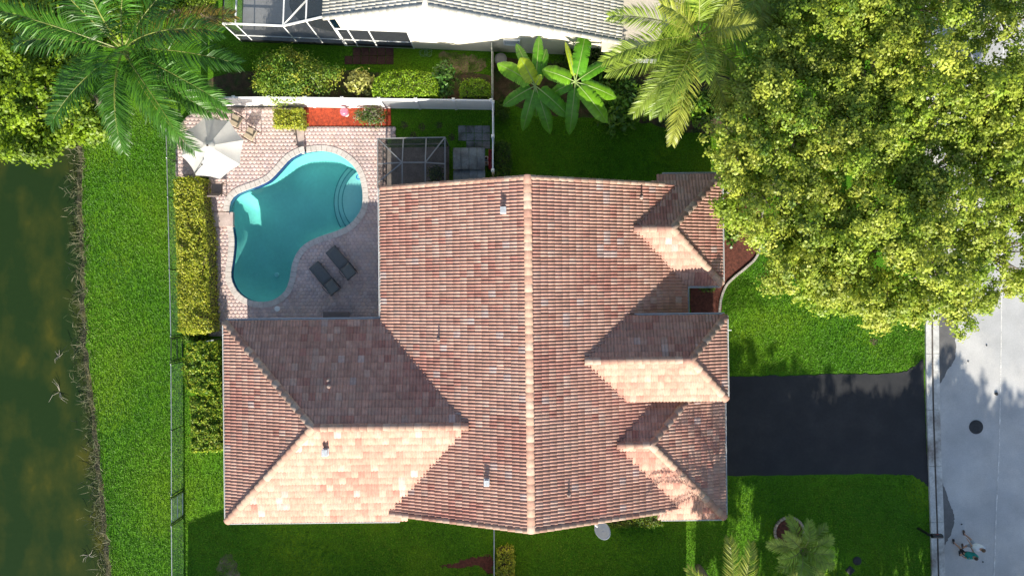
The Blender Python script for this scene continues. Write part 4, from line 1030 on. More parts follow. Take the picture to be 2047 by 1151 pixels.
V = []; prof = [(-.1, 0), (.1, 0), (.1, .13)] + [(.1 * math.cos(a), .13 + .1 * math.sin(a)) for a in np.linspace(.3, 2.84, 7)] + [(-.1, .13)]
for x in (.06, .60): V += [(w.x + x, w.y - .02 + p[0], 1.02 + p[1]) for p in prof]
n_ = len(prof); mbx = MB().add(V, [tuple(range(n_)), tuple(range(2 * n_ - 1, n_ - 1, -1))] + [(i, n_ + i, n_ + (i + 1) % n_, (i + 1) % n_) for i in range(n_)]).build('box', blk, t); MB().box((w.x + .3, w.y + .09, 1.2), (.16, .012, .03)).build('flag', redp, t)
for k, (x, y, s) in enumerate(((1991, 787, .10), (1935, 722, .05), (1972, 690, .05), (1964, 1122, .05), (1922, 1047, .05))):
    w = W(x, y); rr = random.Random(k); bm = bmesh.new(); bmesh.ops.create_icosphere(bm, subdivisions=1, radius=s)
    for v in bm.verts: v.co = Vector((v.co.x * rr.uniform(.7, 1.3), v.co.y * rr.uniform(.7, 1.2), v.co.z * .5))
    me = bpy.data.meshes.new('debris'); bm.to_mesh(me); bm.free(); o = link('debris', me, iron); o.location = (w.x, w.y, .004 + s * .4)
    tag(o, ['largest dark clod lying on the road above the manhole', 'small dark clod on the road near the tree tips', 'small dark clod on the road beside the bright streak', 'small dark clod on the road below the two walkers', 'small dark clod on the road above the two walkers'][k], 'debris')

skin = mat('skin', (.46, .27, .19), rough=.6, var=.06)
def skinned(name, verts, edges, rad, m, parent, sub=1, root=0):
    me = bpy.data.meshes.new(name); me.from_pydata(verts, edges, []); o = link(name, me, m, parent)
    sk = o.modifiers.new('skin', 'SKIN'); sk.use_smooth_shade = True
    if not me.skin_vertices: me.skin_vertices.new()
    for i, r in enumerate(rad): me.skin_vertices[0].data[i].radius = (r, r) if not isinstance(r, tuple) else r
    me.skin_vertices[0].data[root].use_root = True
    ss = o.modifiers.new('sub', 'SUBSURF'); ss.levels = sub; ss.render_levels = sub
    return o
def person(label, px, py, ang, shirt, shorts, hairc, shoe, h, stride, sleeve):
    w = W(px, py); t = thing('person', label, 'person', (w.x, w.y, .004), R(ang), None); s = h / 1.75
    def S(*p): return tuple(c * s for c in p)
    # body facing +x; left is +y
    hip, chest, neck, head = (0, 0, .93), (.03, 0, 1.30), (.04, 0, 1.48), (.07, 0, 1.60)
    V = [hip, (.02, 0, 1.12), chest, neck, head, (.085, 0, 1.69)]; Rr = [(.15, .11), (.14, .10), (.165, .11), .055, .085, .075]; E = [(0, 1), (1, 2), (2, 3), (3, 4), (4, 5)]
    for sd_, ph in ((1, stride), (-1, -stride)):
        b = len(V); V += [(0, sd_ * .10, .86), (ph * .22 + .05, sd_ * .11, .49), (ph * .38 - (.06 if ph < 0 else 0), sd_ * .10, .09 + (.05 if ph < 0 else 0)), (ph * .38 + .14, sd_ * .11, .04)]
        Rr += [.09, .06, .038, .035]; E += [(0, b), (b, b + 1), (b + 1, b + 2), (b + 2, b + 3)]
        b = len(V); V += [(.03, sd_ * .19, 1.40), (.02 - ph * .13, sd_ * .24, 1.13), (.12 - ph * .25, sd_ * .25, .92), (.15 - ph * .28, sd_ * .25, .85)]
        Rr += [.055, .042, .030, .028]; E += [(2, b), (b, b + 1), (b + 1, b + 2), (b + 2, b + 3)]
        # fingers and thumb on each hand
        hb = b + 3
        for k in range(4):
            f0 = len(V); V += [(.165 - ph * .29 + .012 * (k - 1.5), sd_ * (.25 + .004 * k), .80), (.17 - ph * .29 + .014 * (k - 1.5), sd_ * .245, .755 + .006 * abs(k - 1))]
            Rr += [.009, .007]; E += [(hb, f0), (f0, f0 + 1)]
        f0 = len(V); V += [(.19 - ph * .27, sd_ * .235, .82)]; Rr += [.010]; E += [(hb, f0)]
    V = [S(*v) for v in V]; Rr = [tuple(c * s for c in r) if isinstance(r, tuple) else r * s for r in Rr]
    skinned('body', V, E, Rr, skin, t)
    # face
    hd = Vector(S(.07, 0, 1.62))
    MB().lathe((hd.x + .095 * s, 0, hd.z - .03), [(.018, -.02), (.014, .01), (.004, .03)], 8).build('nose', skin, t, world=False)
    for sd_ in (-1, 1):
        MB().lathe((hd.x + .078 * s, sd_ * .032, hd.z + .012), [(.011, -.008), (.012, 0), (.008, .008)], 8).build('eye', DARKMETAL, t, world=False)
        MB().box((hd.x - .005, sd_ * .085 * s, hd.z), (.035, .02, .06)).build('ear', skin, t, bevel=.008, world=False)
    MB().box((hd.x + .083 * s, 0, hd.z - .055), (.012, .04, .01)).build('mouth', redp, t, world=False)
    bm = bmesh.new(); bmesh.ops.create_uvsphere(bm, u_segments=16, v_segments=10, radius=.105 * s)
    bmesh.ops.bisect_plane(bm, geom=bm.verts[:] + bm.edges[:] + bm.faces[:], plane_co=(.03, 0, -.02), plane_no=(.75, 0, -.65), clear_outer=True)
    me = bpy.data.meshes.new('hair'); bm.to_mesh(me); bm.free(); o = link('hair', me, hairc, t); o.location = (hd.x - .008, 0, hd.z + .025); o.scale = (1.05, .95, 1.05)
    SV = [S(0, 0, .95), S(.02, 0, 1.12), S(.03, 0, 1.32), S(.035, 0, 1.43)]; SR = [(.26, .21), (.26, .21), (.27, .19), (.13, .11)]; SE = [(0, 1), (1, 2), (2, 3)]
    for sd_, ph in ((1, stride), (-1, -stride)):
        b = len(SV); SV += [S(.03, sd_ * .20, 1.39), S(.025 - ph * sleeve * .13, sd_ * .235, 1.40 - sleeve * .25)]; SR += [.115, .10]; SE += [(2, b), (b, b + 1)]
    skinned('shirt', SV, SE, SR, shirt, t)
    PV = [S(0, 0, .98), S(0, 0, .90)]; PR = [(.165, .125), (.17, .13)]; PE = [(0, 1)]
    for sd_, ph in ((1, stride), (-1, -stride)):
        b = len(PV); PV += [S(.0, sd_ * .10, .82), S(ph * .17 + .04, sd_ * .11, .56)]; PR += [.115, .095]; PE += [(1, b), (b, b + 1)]
    skinned('shorts', PV, PE, PR, shorts, t)
    for sd_, ph in ((1, stride), (-1, -stride)):
        z = .045 + (.05 if ph < 0 else 0); x = (ph * .38 + .05 - (.06 if ph < 0 else 0)) * s
        MB().box((x + .02, sd_ * .105 * s, z), (.28, .10, .085), rz=0).build('shoe', shoe, t, bevel=.03, world=False)
teal = mat('teal_cotton', (.012, .26, .215), rough=.9, var=.12, scale=6); whc = mat('white_cotton', (.74, .75, .77), rough=.9, var=.08, scale=6)
person('person in a teal shirt and black shorts walking on the road', 1911, 1094, 98, teal, mat('black_cotton', (.015, .015, .018), rough=.9, var=.1), mat('dark_hair', (.05, .03, .02), rough=.7, var=.2), blk, 1.72, .8, .7)
person('person in a white shirt and grey shorts walking on the road', 1924, 1078, 98, whc, mat('grey_cotton', (.32, .35, .40), rough=.9, var=.1), mat('brown_hair', (.12, .07, .04), rough=.7, var=.2), mat('brown_shoe', (.09, .06, .045), rough=.7), 1.76, -.8, .9)

# ------------------------------------------------------------------ vegetation
YG = np.array([(.28, .32, .022), (.21, .28, .022), (.34, .35, .04), (.13, .21, .018), (.08, .15, .014)])
GR = np.array([(.08, .18, .016), (.12, .24, .018), (.05, .12, .012), (.18, .27, .022)])
DG = np.array([(.028, .075, .010), (.045, .105, .014), (.02, .055, .008), (.07, .13, .02)])
def hedge(label, poly, h, pal, seed, leaf=.085, dens=330, name='hedge', rnd=.12, z0=0.0, pr=None):
    """Clipped hedge: leaves spread through the outer shell of the clipped shape, twigs inside."""
    rng = np.random.default_rng(seed); P2 = [tuple(W(*p, h)[:2]) for p in poly]
    xs = [p[0] for p in P2]; ys_ = [p[1] for p in P2]; cx, cy = sum(xs) / len(xs), sum(ys_) / len(ys_)
    t = thing(name, label, 'hedge' if name == 'hedge' else 'shrub', (cx, cy, z0))
    A = (max(xs) - min(xs)) * (max(ys_) - min(ys_)); n = int(A * dens)
    X = rng.uniform(min(xs), max(xs), n * 2); Y = rng.uniform(min(ys_), max(ys_), n * 2); k = inside_np(P2, X, Y); X, Y = X[k], Y[k]
    d = dist_poly(P2, X, Y); bx = rng.uniform(min(xs), max(xs), 60); by = rng.uniform(min(ys_), max(ys_), 60); bz = rng.normal(0, .07, 60); lump = bz[np.argmin((X[:, None] - bx) ** 2 + (Y[:, None] - by) ** 2, axis=1)]
    Z = z0 + h - rnd * np.exp(-d / .12) - np.abs(rng.normal(0, .075, len(X))) + lump
    P = np.stack([X, Y, Z], 1); N = np.stack([rng.normal(0, .8, len(X)), rng.normal(-.15, .8, len(X)), np.ones(len(X))], 1)
    per = [math.dist(P2[i], P2[(i + 1) % len(P2)]) for i in range(len(P2))]; Ps, Ns = [P], [N]
    for i in range(len(P2)):
        a, b = np.array(P2[i]), np.array(P2[(i + 1) % len(P2)]); m = int(per[i] * h * dens * .55); tt = rng.random((m, 1)); e = (b - a) / per[i]; o = np.array([e[1], -e[0]])
        if inside(P2, *((a + b) / 2 + o * .05)): o = -o
        q = a + (b - a) * tt + o * rng.normal(-.03, .05, (m, 1)); Ps.append(np.concatenate([q, z0 + rng.uniform(.05, h, (m, 1))], 1)); Ns.append(np.concatenate([np.tile(o, (m, 1)) + rng.normal(0, .5, (m, 2)), rng.normal(.4, .4, (m, 1))], 1))
    P = np.concatenate(Ps); N = np.concatenate(Ns); V, F = leaf_arrays(P, N, rng.uniform(leaf * .8, leaf * 1.5, len(P)), rng.uniform(leaf * .5, leaf * .9, len(P)), rng)
    link('foliage', mesh_np('foliage', V - np.array([cx, cy, z0]), F, mixc(pal, rng, len(P), pr)), LEAF, t)
    core = MB(); ins = [(cx + (p[0] - cx) * .9, cy + (p[1] - cy) * .93) for p in P2]
    core.prism(ins, z0, z0 + h - .30).build('branches', TWIG, t)
def rect(x0, y0, x1, y1, n=5, j=2.0, seed=0):
    rg = random.Random(seed); p = []
    for i in range(n): p.append((x0 + (x1 - x0) * i / n, y0))
    for i in range(n): p.append((x1, y0 + (y1 - y0) * i / n))
    for i in range(n): p.append((x1 - (x1 - x0) * i / n, y1))
    for i in range(n): p.append((x0, y1 - (y1 - y0) * i / n))
    return [(x + rg.uniform(-j, j), y + rg.uniform(-j, j)) for x, y in p]
YEL = np.array([(.58, .60, .05), (.52, .56, .045), (.38, .46, .035), (.18, .26, .02), (.66, .64, .10)])
hedge('long yellow green clipped hedge along the west side of the pool deck', [(346, 358), (372, 352), (402, 356), (406, 420), (413, 480), (414, 560), (417, 620), (418, 664), (388, 668), (354, 664), (352, 580), (350, 480), (346, 410)], 1.45, YEL, 1, leaf=.09, dens=360)
hedge('loose green hedge below the dark gate beside the house wing', [(370, 690), (400, 683), (430, 684), (434, 740), (441, 790), (400, 790), (372, 780), (364, 735)], 1.35, np.concatenate([YG, GR[:2]]) * 1.7, 2, leaf=.12, dens=520, rnd=.2)
hedge('square green hedge against the west corner of the house wing', rect(380, 794, 446, 902, seed=3), 1.3, np.concatenate([GR[:2], YG]) * 1.6, 3, leaf=.11, dens=520)
hedge('small yellow clipped hedge between terrace and red mulch bed', rect(544, 218, 604, 254, seed=4), .95, YEL, 4, leaf=.085, dens=420)
hedge('wide rounded green hedge behind the white fence', [(742, 180), (748, 158), (770, 143), (800, 140), (840, 141), (866, 148), (875, 165), (874, 189), (800, 191), (745, 191)], 1.95, np.array([(.32, .50, .02), (.26, .44, .02), (.40, .56, .025), (.15, .30, .015)]), 5, leaf=.08, dens=420)
hedge('small rounded green hedge behind the white fence near its end post', [(918, 178), (924, 162), (940, 156), (962, 157), (978, 166), (980, 189), (920, 190)], 1.9, np.array([(.30, .48, .02), (.25, .42, .02), (.38, .54, .025), (.15, .30, .015)]), 6, leaf=.08, dens=420)
hedge('narrow dark green hedge beside the edge-on white fence and storage shed', [(989, 285), (1004, 279), (1018, 285), (1022, 320), (1019, 356), (989, 358)], 1.3, GR, 7, leaf=.08, dens=380)
hedge('low clipped green hedge against the south wall beside the satellite dish', rect(1218, 1018, 1327, 1054, seed=8), .9, np.concatenate([GR, YG[:1]]), 8, leaf=.08, dens=380)
hedge('small yellow green hedge beside the edge-on pipe fence', [(994, 1106), (1008, 1100), (1026, 1103), (1028, 1150), (1027, 1200), (993, 1200), (993, 1150)], 1.0, YEL, 9, leaf=.12, dens=200)

def branch_tubes(m, base, tips, r0, rng, n=6):
    for tp in tips:
        tp = np.array(tp); b = np.array(base); mid = b * .55 + tp * .45 + rng.normal(0, .25, 3) * np.array([1, 1, .3]); mid[2] = max(mid[2], b[2] + .1)
        m.tube([b, mid, tp], [r0, r0 * .6, r0 * .15], n)
def shrub(label, c, rx, ry, h, pal, seed, nl, leaf, mat_=None, cat='shrub', name='shrub', aspect=.55, clumps=40, cr=.22, base_z=0.0):
    rng = np.random.default_rng(seed); w = W(c[0], c[1], h * .8); b = np.array([w.x, w.y, base_z]); t = thing(name, label, cat, tuple(b))
    a = rng.uniform(0, 2 * np.pi, clumps); r = np.sqrt(rng.random(clumps)); rr = 1 + .15 * np.sin(3 * a + seed)
    Cn = np.stack([w.x + rx * r * np.cos(a) * rr, w.y + ry * r * np.sin(a) * rr, base_z + h * (.55 + .45 * np.sqrt(np.clip(1 - r * r, 0, 1))) * rng.uniform(.8, 1.05, clumps)], 1)
    i = rng.integers(clumps, size=nl); off = rng.normal(0, cr, (nl, 3)); off[:, 2] *= .6; P = Cn[i] + off; P[:, 2] = np.maximum(P[:, 2], base_z + .05)
    N = off / cr * .6 + rng.normal(0, .5, (nl, 3)) + np.array([0, 0, .9])
    V, F = leaf_arrays(P, N, rng.uniform(leaf * .7, leaf * 1.3, nl), rng.uniform(leaf * .7, leaf * 1.3, nl) * aspect, rng)
    tc = mixc(pal, rng, clumps); link('foliage', mesh_np('foliage', V - b, F, tc[i] * rng.uniform(.75, 1.25, (nl, 1))), mat_ or LEAF, t)
    m = MB(); branch_tubes(m, b + np.array([0, 0, .02]), Cn[:: max(1, clumps // 14)], .035, rng); m.build('stems', TWIG, t)
shrub('large loose green shrub behind the white fence beside the palm', (582, 148), 2.2, 1.15, 2.4, np.concatenate([GR, YG[1:4]]) * 1.35, 21, 9000, .11, clumps=150, cr=.2)
shrub('pale yellow variegated shrub between the loose shrub and wide rounded hedge', (718, 164), .55, .5, 2.0, np.array([(.50, .48, .10), (.55, .55, .18), (.34, .40, .05)]), 22, 420, .26, mat_=WAXY, aspect=.4, clumps=26, cr=.16)
shrub('dark glossy shrub with red blossom between the two rounded hedges', (885, 158), .45, .75, 1.8, DG * 2.4, 23, 420, .30, mat_=WAXY, aspect=.38, clumps=26, cr=.2)
m = MB()
shrub('flowering shrub at the end of the red mulch bed', (742, 232), .75, .38, .7, np.concatenate([GR, [(.30, .26, .20), (.24, .26, .1)]]), 24, 1800, .10, clumps=50, cr=.12, base_z=.05)
shrub('low green plant at the foot of the edge-on white fence', (1003, 222), .32, .5, .6, GR, 25, 700, .12, clumps=20, cr=.14)
shrub('broad leaved ground plant below the coconut palm, left of its trunk', (1245, 203), 1.5, 1.15, 1.2, GR * 1.5, 26, 1500, .34, mat_=WAXY, aspect=.4, clumps=90, cr=.25)
shrub('broad leaved ground plant below the coconut palm, right of its trunk', (1370, 213), 1.2, .8, 1.2, GR * 1.5, 27, 1100, .32, mat_=WAXY, aspect=.4, clumps=60, cr=.25)
shrub('dark shrub behind the banana plants against the cream wall', (1175, 125), 1.6, .7, 1.2, DG, 28, 2600, .16, clumps=70, cr=.22)
shrub('shrub between coconut palm trunk and big tree', (1440, 205), .9, .9, 1.2, GR, 29, 1600, .2, clumps=50, cr=.22)
shrub('small plant in the front mulch bed below the tree', (1462, 455), .45, .8, .5, GR, 30, 420, .24, mat_=WAXY, clumps=24, cr=.16)
shrub('small plant in the mulch notch between the front wings', (1413, 574), .35, .12, .5, GR, 31, 300, .12, clumps=14, cr=.1)
shrub('green plant inside the screened enclosure', (872, 348), .3, .35, .7, GR, 32, 500, .12, clumps=20, cr=.12)
shrub('scrubby plant at the gap below the long hedge', (385, 675), .5, .2, .6, GR, 33, 500, .12, clumps=20, cr=.12)
# red blossom
p = W(884, 132, 1.3)

def frond(parent, o, az, L, pitch0, pitch1, rng, pal, leaf=.75, nl=46, wid=.045, droop=.55, world_off=(0, 0, 0), twist=0.0):
    """One feather frond: a curved midrib with two rows of drooping leaflets."""
    N = 26; pts = []; p = np.array(o, float); st = L / N; d = np.array([math.cos(az), math.sin(az)])
    dirs = []
    for i in range(N + 1):
        t = i / N; pi = pitch0 + (pitch1 - pitch0) * t ** 1.25; azt = az + twist * t * t
        v = np.array([math.cos(azt) * math.cos(pi), math.sin(azt) * math.cos(pi), math.sin(pi)]); pts.append(p.copy()); dirs.append(v); p = p + v * st
    pts = np.array(pts); dirs = np.array(dirs); V = []; F = []; T = []
    base = np.asarray(pal[rng.integers(len(pal))]) * rng.uniform(.85, 1.15)
    for k in range(nl):
        t = .12 + .88 * k / (nl - 1); f = t * N; i = min(int(f), N - 1); q = pts[i] + (pts[i + 1] - pts[i]) * (f - i); v = dirs[i]
        side = np.cross(v, [0, 0, 1.0]); side /= np.linalg.norm(side) + 1e-9; upv = np.cross(side, v)
        ll = leaf * (math.sin(math.pi * (.12 + .80 * t)) ** .7) * rng.uniform(.88, 1.1)
        for s in (-1, 1):
            fw = .45 + .75 * t + rng.normal(0, .08); dv = side * s + v * fw + upv * (.35 + rng.normal(0, .1)); dv /= np.linalg.norm(dv)
            m1 = q + dv * ll * .5; dv2 = dv + np.array([0, 0, -droop * rng.uniform(.7, 1.3)]); dv2 /= np.linalg.norm(dv2); tip = m1 + dv2 * ll * .5
            wv = np.cross(dv, upv); wv /= np.linalg.norm(wv) + 1e-9; wv = (wv + upv * rng.normal(0, .5)); wv = wv / (np.linalg.norm(wv) + 1e-9) * wid * .5
            b = len(V); V += [q - wv * .5, q + wv * .5, m1 + wv, m1 - wv, tip + wv * .12, tip - wv * .12]; F += [(b, b + 1, b + 2, b + 3), (b + 3, b + 2, b + 4, b + 5)]
            c = base * rng.uniform(.8, 1.25); T += [c, c]
    off = np.array(world_off)
    fr = link('frond', mesh_np('frond', np.array(V) - off, np.array(F), np.array(T)), WAXY, parent)
    m = MB(); m.tube([tuple(x - off) for x in pts[::3]], list(np.linspace(.04, .008, len(pts[::3]))), 6)
    m.build('midrib', MIDRIB, fr, world=False)
MIDRIB = mat('midrib', (.20, .23, .045), rough=.5, var=.15)
PTRUNK = mat('palm_trunk', (.15, .13, .105), rough=.85, var=.25, scale=6, bump=.5)
def palm(label, base, crown, specs, pal, seed, leaf=.75, nl=46, wid=.045, r=(.2, .13), droop=.55):
    rng = np.random.default_rng(seed); b = Vector(base); c = Vector(crown); t = thing('palm_tree', label, 'palm', tuple(b))
    pts = [b.lerp(c, k / 10) + Vector((math.sin(k * .5) * .05, math.cos(k * .4) * .05, 0)) for k in range(11)]
    m = MB().tube([p for p in pts], [r[0] + (r[1] - r[0]) * k / 10 for k in range(11)], 12); m.build('trunk', PTRUNK, t, smooth=True)
    for k, sp_ in enumerate(specs):
        az, L, p0, p1 = sp_[:4]; pal_ = pal if len(sp_) < 5 else sp_[4]
        frond(t, c + Vector((.1 * math.cos(R(az)), .1 * math.sin(R(az)), .05)), R(az), L, R(p0), R(p1), rng, pal_, leaf, nl, wid, droop, tuple(b), twist=rng.normal(0, .18))
    return t
PG = np.array([(.05, .155, .012), (.07, .20, .014), (.035, .115, .010)]); PY = np.array([(.36, .40, .06), (.27, .37, .045), (.20, .30, .035)])
cz = 7.2; cw = W(245, 100, cz)
palm('tall dark green palm with broad feather fronds at the upper left beside the parasol', (cw.x + .3, cw.y - .3, 0), cw,
     [(6, 5.4, 45, -18), (-8, 5.6, 30, -22), (-26, 5.4, 28, -28), (-33, 5.0, 10, -38), (-29, 4.2, -5, -55), (-38, 4.6, 20, -40), (-48, 5.0, 35, -30), (-60, 5.2, 12, -40), (-88, 4.6, 30, -45), (-100, 4.2, 5, -55), (-128, 4.6, 30, -35), (-150, 4.0, 12, -45), (165, 5.4, 35, -15), (172, 5.0, 15, -30),
      (98, 4.6, 62, 5), (70, 5.0, 40, -20), (130, 5.0, 45, -10), (40, 5.2, 30, -15), (20, 5.0, 15, -35, np.array([(.30, .22, .04)])), (-75, 3.0, 70, 30)], PG, 41, leaf=1.05, nl=92, wid=.046, droop=.7)
cz = 6.4; cw = W(1395, 72, cz)
palm('yellow green coconut palm beside the big tree at the top', (cw.x - .2, cw.y - .4, 0), cw,
     [(172, 4.3, 40, -25), (192, 4.5, 25, -30), (208, 4.4, 20, -38), (232, 4.6, 25, -40), (228, 3.8, 0, -55), (238, 4.0, 8, -48), (244, 4.2, 30, -30), (255, 4.9, 15, -38), (288, 4.5, 20, -42), (316, 4.0, 20, -38), (345, 3.8, 30, -25), (15, 3.8, 30, -20), (40, 3.8, 30, -20), (75, 3.8, 45, -10), (105, 3.6, 60, 5), (140, 4.0, 40, -15), (270, 3.0, 60, 0), (350, 2.6, 65, 25), (160, 2.8, 62, 15)], PY, 42, leaf=.85, nl=70, wid=.05)
for m_, (lb, px, py, cz, sd_, L) in enumerate((('palm whose frond tips reach in at the top edge beside the big tree', 1515, -60, 6.5, 43, 3.2), ('palm below the bottom edge whose frond tips reach the lawn', 1462, 1235, 5.6, 44, 3.6))):
    cw = W(px, py, cz); palm(lb, (cw.x, cw.y, 0), cw, [(a * 30 + 8 * (a % 3), L, 42 - 9 * (a % 4), -22 - 4 * (a % 3)) for a in range(12)], PY, sd_, leaf=.7, nl=44)
w = W(1577, 1062); cw = W(1603, 1098, 2.3)
palm('small palm leaning out of the round stone ring on the lower lawn', (w.x, w.y, .03), cw, [(a * 21 + 5 * (a % 4), 1.45 + .15 * (a % 3), 55 - 16 * (a % 3), -25 - 8 * (a % 4)) for a in range(17)], np.array([(.48, .56, .10), (.36, .48, .06), (.24, .36, .04)]), 45, leaf=.5, nl=40, wid=.05, r=(.09, .06), droop=.4)
t = thing('planter_ring', 'round ring of edging stones with mulch round the small palm', 'planter', (w.x, w.y, 0)); ringm = mat('ring_stone', (.42, .34, .27), rough=.9, var=.25, scale=6, bump=.4)
for k in range(26):
    a = 2 * math.pi * k / 26; MB().box((w.x + .78 * math.cos(a), w.y + .78 * math.sin(a), .06), (.12, .17, .14), rz=a).build('ring_stone', ringm, t, bevel=.015)
MB().lathe((w.x, w.y, 0), [(.72, .002), (.70, .04), (.3, .07)], 26).build('mulch', brownmulch, t)

def banana(label, c, z, leaves, seed, base):
    rng = np.random.default_rng(seed); leaves = [(a1_, b1_, c1_, w1_ * 1.35, y1_) for a1_, b1_, c1_, w1_, y1_ in leaves]; cw = W(c[0], c[1], z); b = W(base[0], base[1], 0); t = thing('banana_plant', label, 'banana plant', tuple(b))
    MB().tube([b, b.lerp(cw, .5), cw - Vector((0, 0, .2))], [.16, .13, .08], 12).build('stem', mat('banana_stem', (.16, .20, .06), rough=.6, var=.3, scale=5), t, smooth=True)
    for (tx, ty, tz, wd, yl) in leaves:
        tip = W(tx, ty, tz); st_ = cw.copy(); L = (tip - st_).length; mid = (st_ + tip) / 2 + Vector((0, 0, L * .22)); n = 22; V = []; F = []; T = []
        d0 = (tip - st_); sd_ = Vector((d0.y, -d0.x, 0)).normalized(); col = np.array([(.11, .33, .016), (.20, .45, .02), (.42, .56, .03)][yl]) * rng.uniform(.9, 1.15)
        prev = None; rows_ = []
        for i in range(n + 1):
            u = i / n; p = st_ * (1 - u) ** 2 + mid * 2 * u * (1 - u) + tip * u * u
            rows_.append(p)
        pet = .10
        for i in range(n):
            u0, u1 = i / n, (i + 1) / n
            if u0 < pet: continue
            def hw_(u): q = (u - pet) / (1 - pet); return wd * .5 * min(1, (q / .13) ** .6 if q > 0 else 0) * (1 - .92 * max(0, (q - .5) / .5) ** 3.2) 
            for s in (-1, 1):
                tear = rng.random() < .35; k0, k1 = hw_(u0 + .002), hw_(u1 - (.018 if tear else 0)) * (rng.uniform(.86, 1) if tear else 1)
                dr_ = rng.uniform(.10, .22) + (.1 if tear else 0)
                a, b2 = rows_[i], rows_[i + 1]; o1 = sd_ * s * k0; o2 = sd_ * s * k1; fw = (b2 - a) * (.3 if tear else .0)
                bb = len(V); V += [a, b2, b2 + o2 * .55 + Vector((0, 0, .06 * k1 / max(wd, .1))), a + o1 * .55 + Vector((0, 0, .06 * k0 / max(wd, .1))), b2 - fw * .6 + o2 - Vector((0, 0, dr_ * k1)), a + o1 - Vector((0, 0, dr_ * k0))]
                f = [(bb, bb + 1, bb + 2, bb + 3), (bb + 3, bb + 2, bb + 4, bb + 5)]
                if s > 0: f = [q[::-1] for q in f]
                F += f; cc = col * rng.uniform(.88, 1.12); T += [cc, cc]
        lf = link('leaf', mesh_np('leaf', np.array([tuple(v - b) for v in V]), np.array(F), np.array(T)), WAXY, t)
        MB().tube([tuple(p - b) for p in rows_[::3]], list(np.linspace(.035, .01, len(rows_[::3]))), 6).build('midrib', mat('banana_rib', (.26, .36, .10), rough=.5, var=.1), lf, world=False)
banana('banana plant nearer the edge-on fence with a bright upright yellow leaf', (1070, 172), 2.5, [(994, 128, 2.6, .62, 1), (1040, 116, 3.1, .6, 2), (1078, 72, 2.6, .4, 0), (1092, 98, 2.6, .42, 0), (1005, 212, 1.8, .5, 0), (1045, 262, 1.5, .45, 0), (1072, 234, 1.7, .6, 0), (1100, 268, 1.5, .5, 0), (1138, 234, 2.0, .6, 0), (1082, 150, 3.2, .25, 2), (1032, 88, 2.3, .4, 0)], 51, (1068, 195))
banana('banana plant nearer the coconut palm with long spreading leaves', (1150, 164), 2.7, [(1084, 140, 2.9, .60, 1), (1172, 62, 2.9, .62, 0), (1130, 84, 2.8, .2, 2), (1216, 124, 2.4, .45, 0), (1232, 196, 2.1, .55, 1), (1214, 246, 2.2, .62, 1), (1138, 270, 1.6, .5, 0), (1100, 190, 2.0, .45, 0), (1180, 215, 1.6, .4, 0)], 52, (1148, 190))

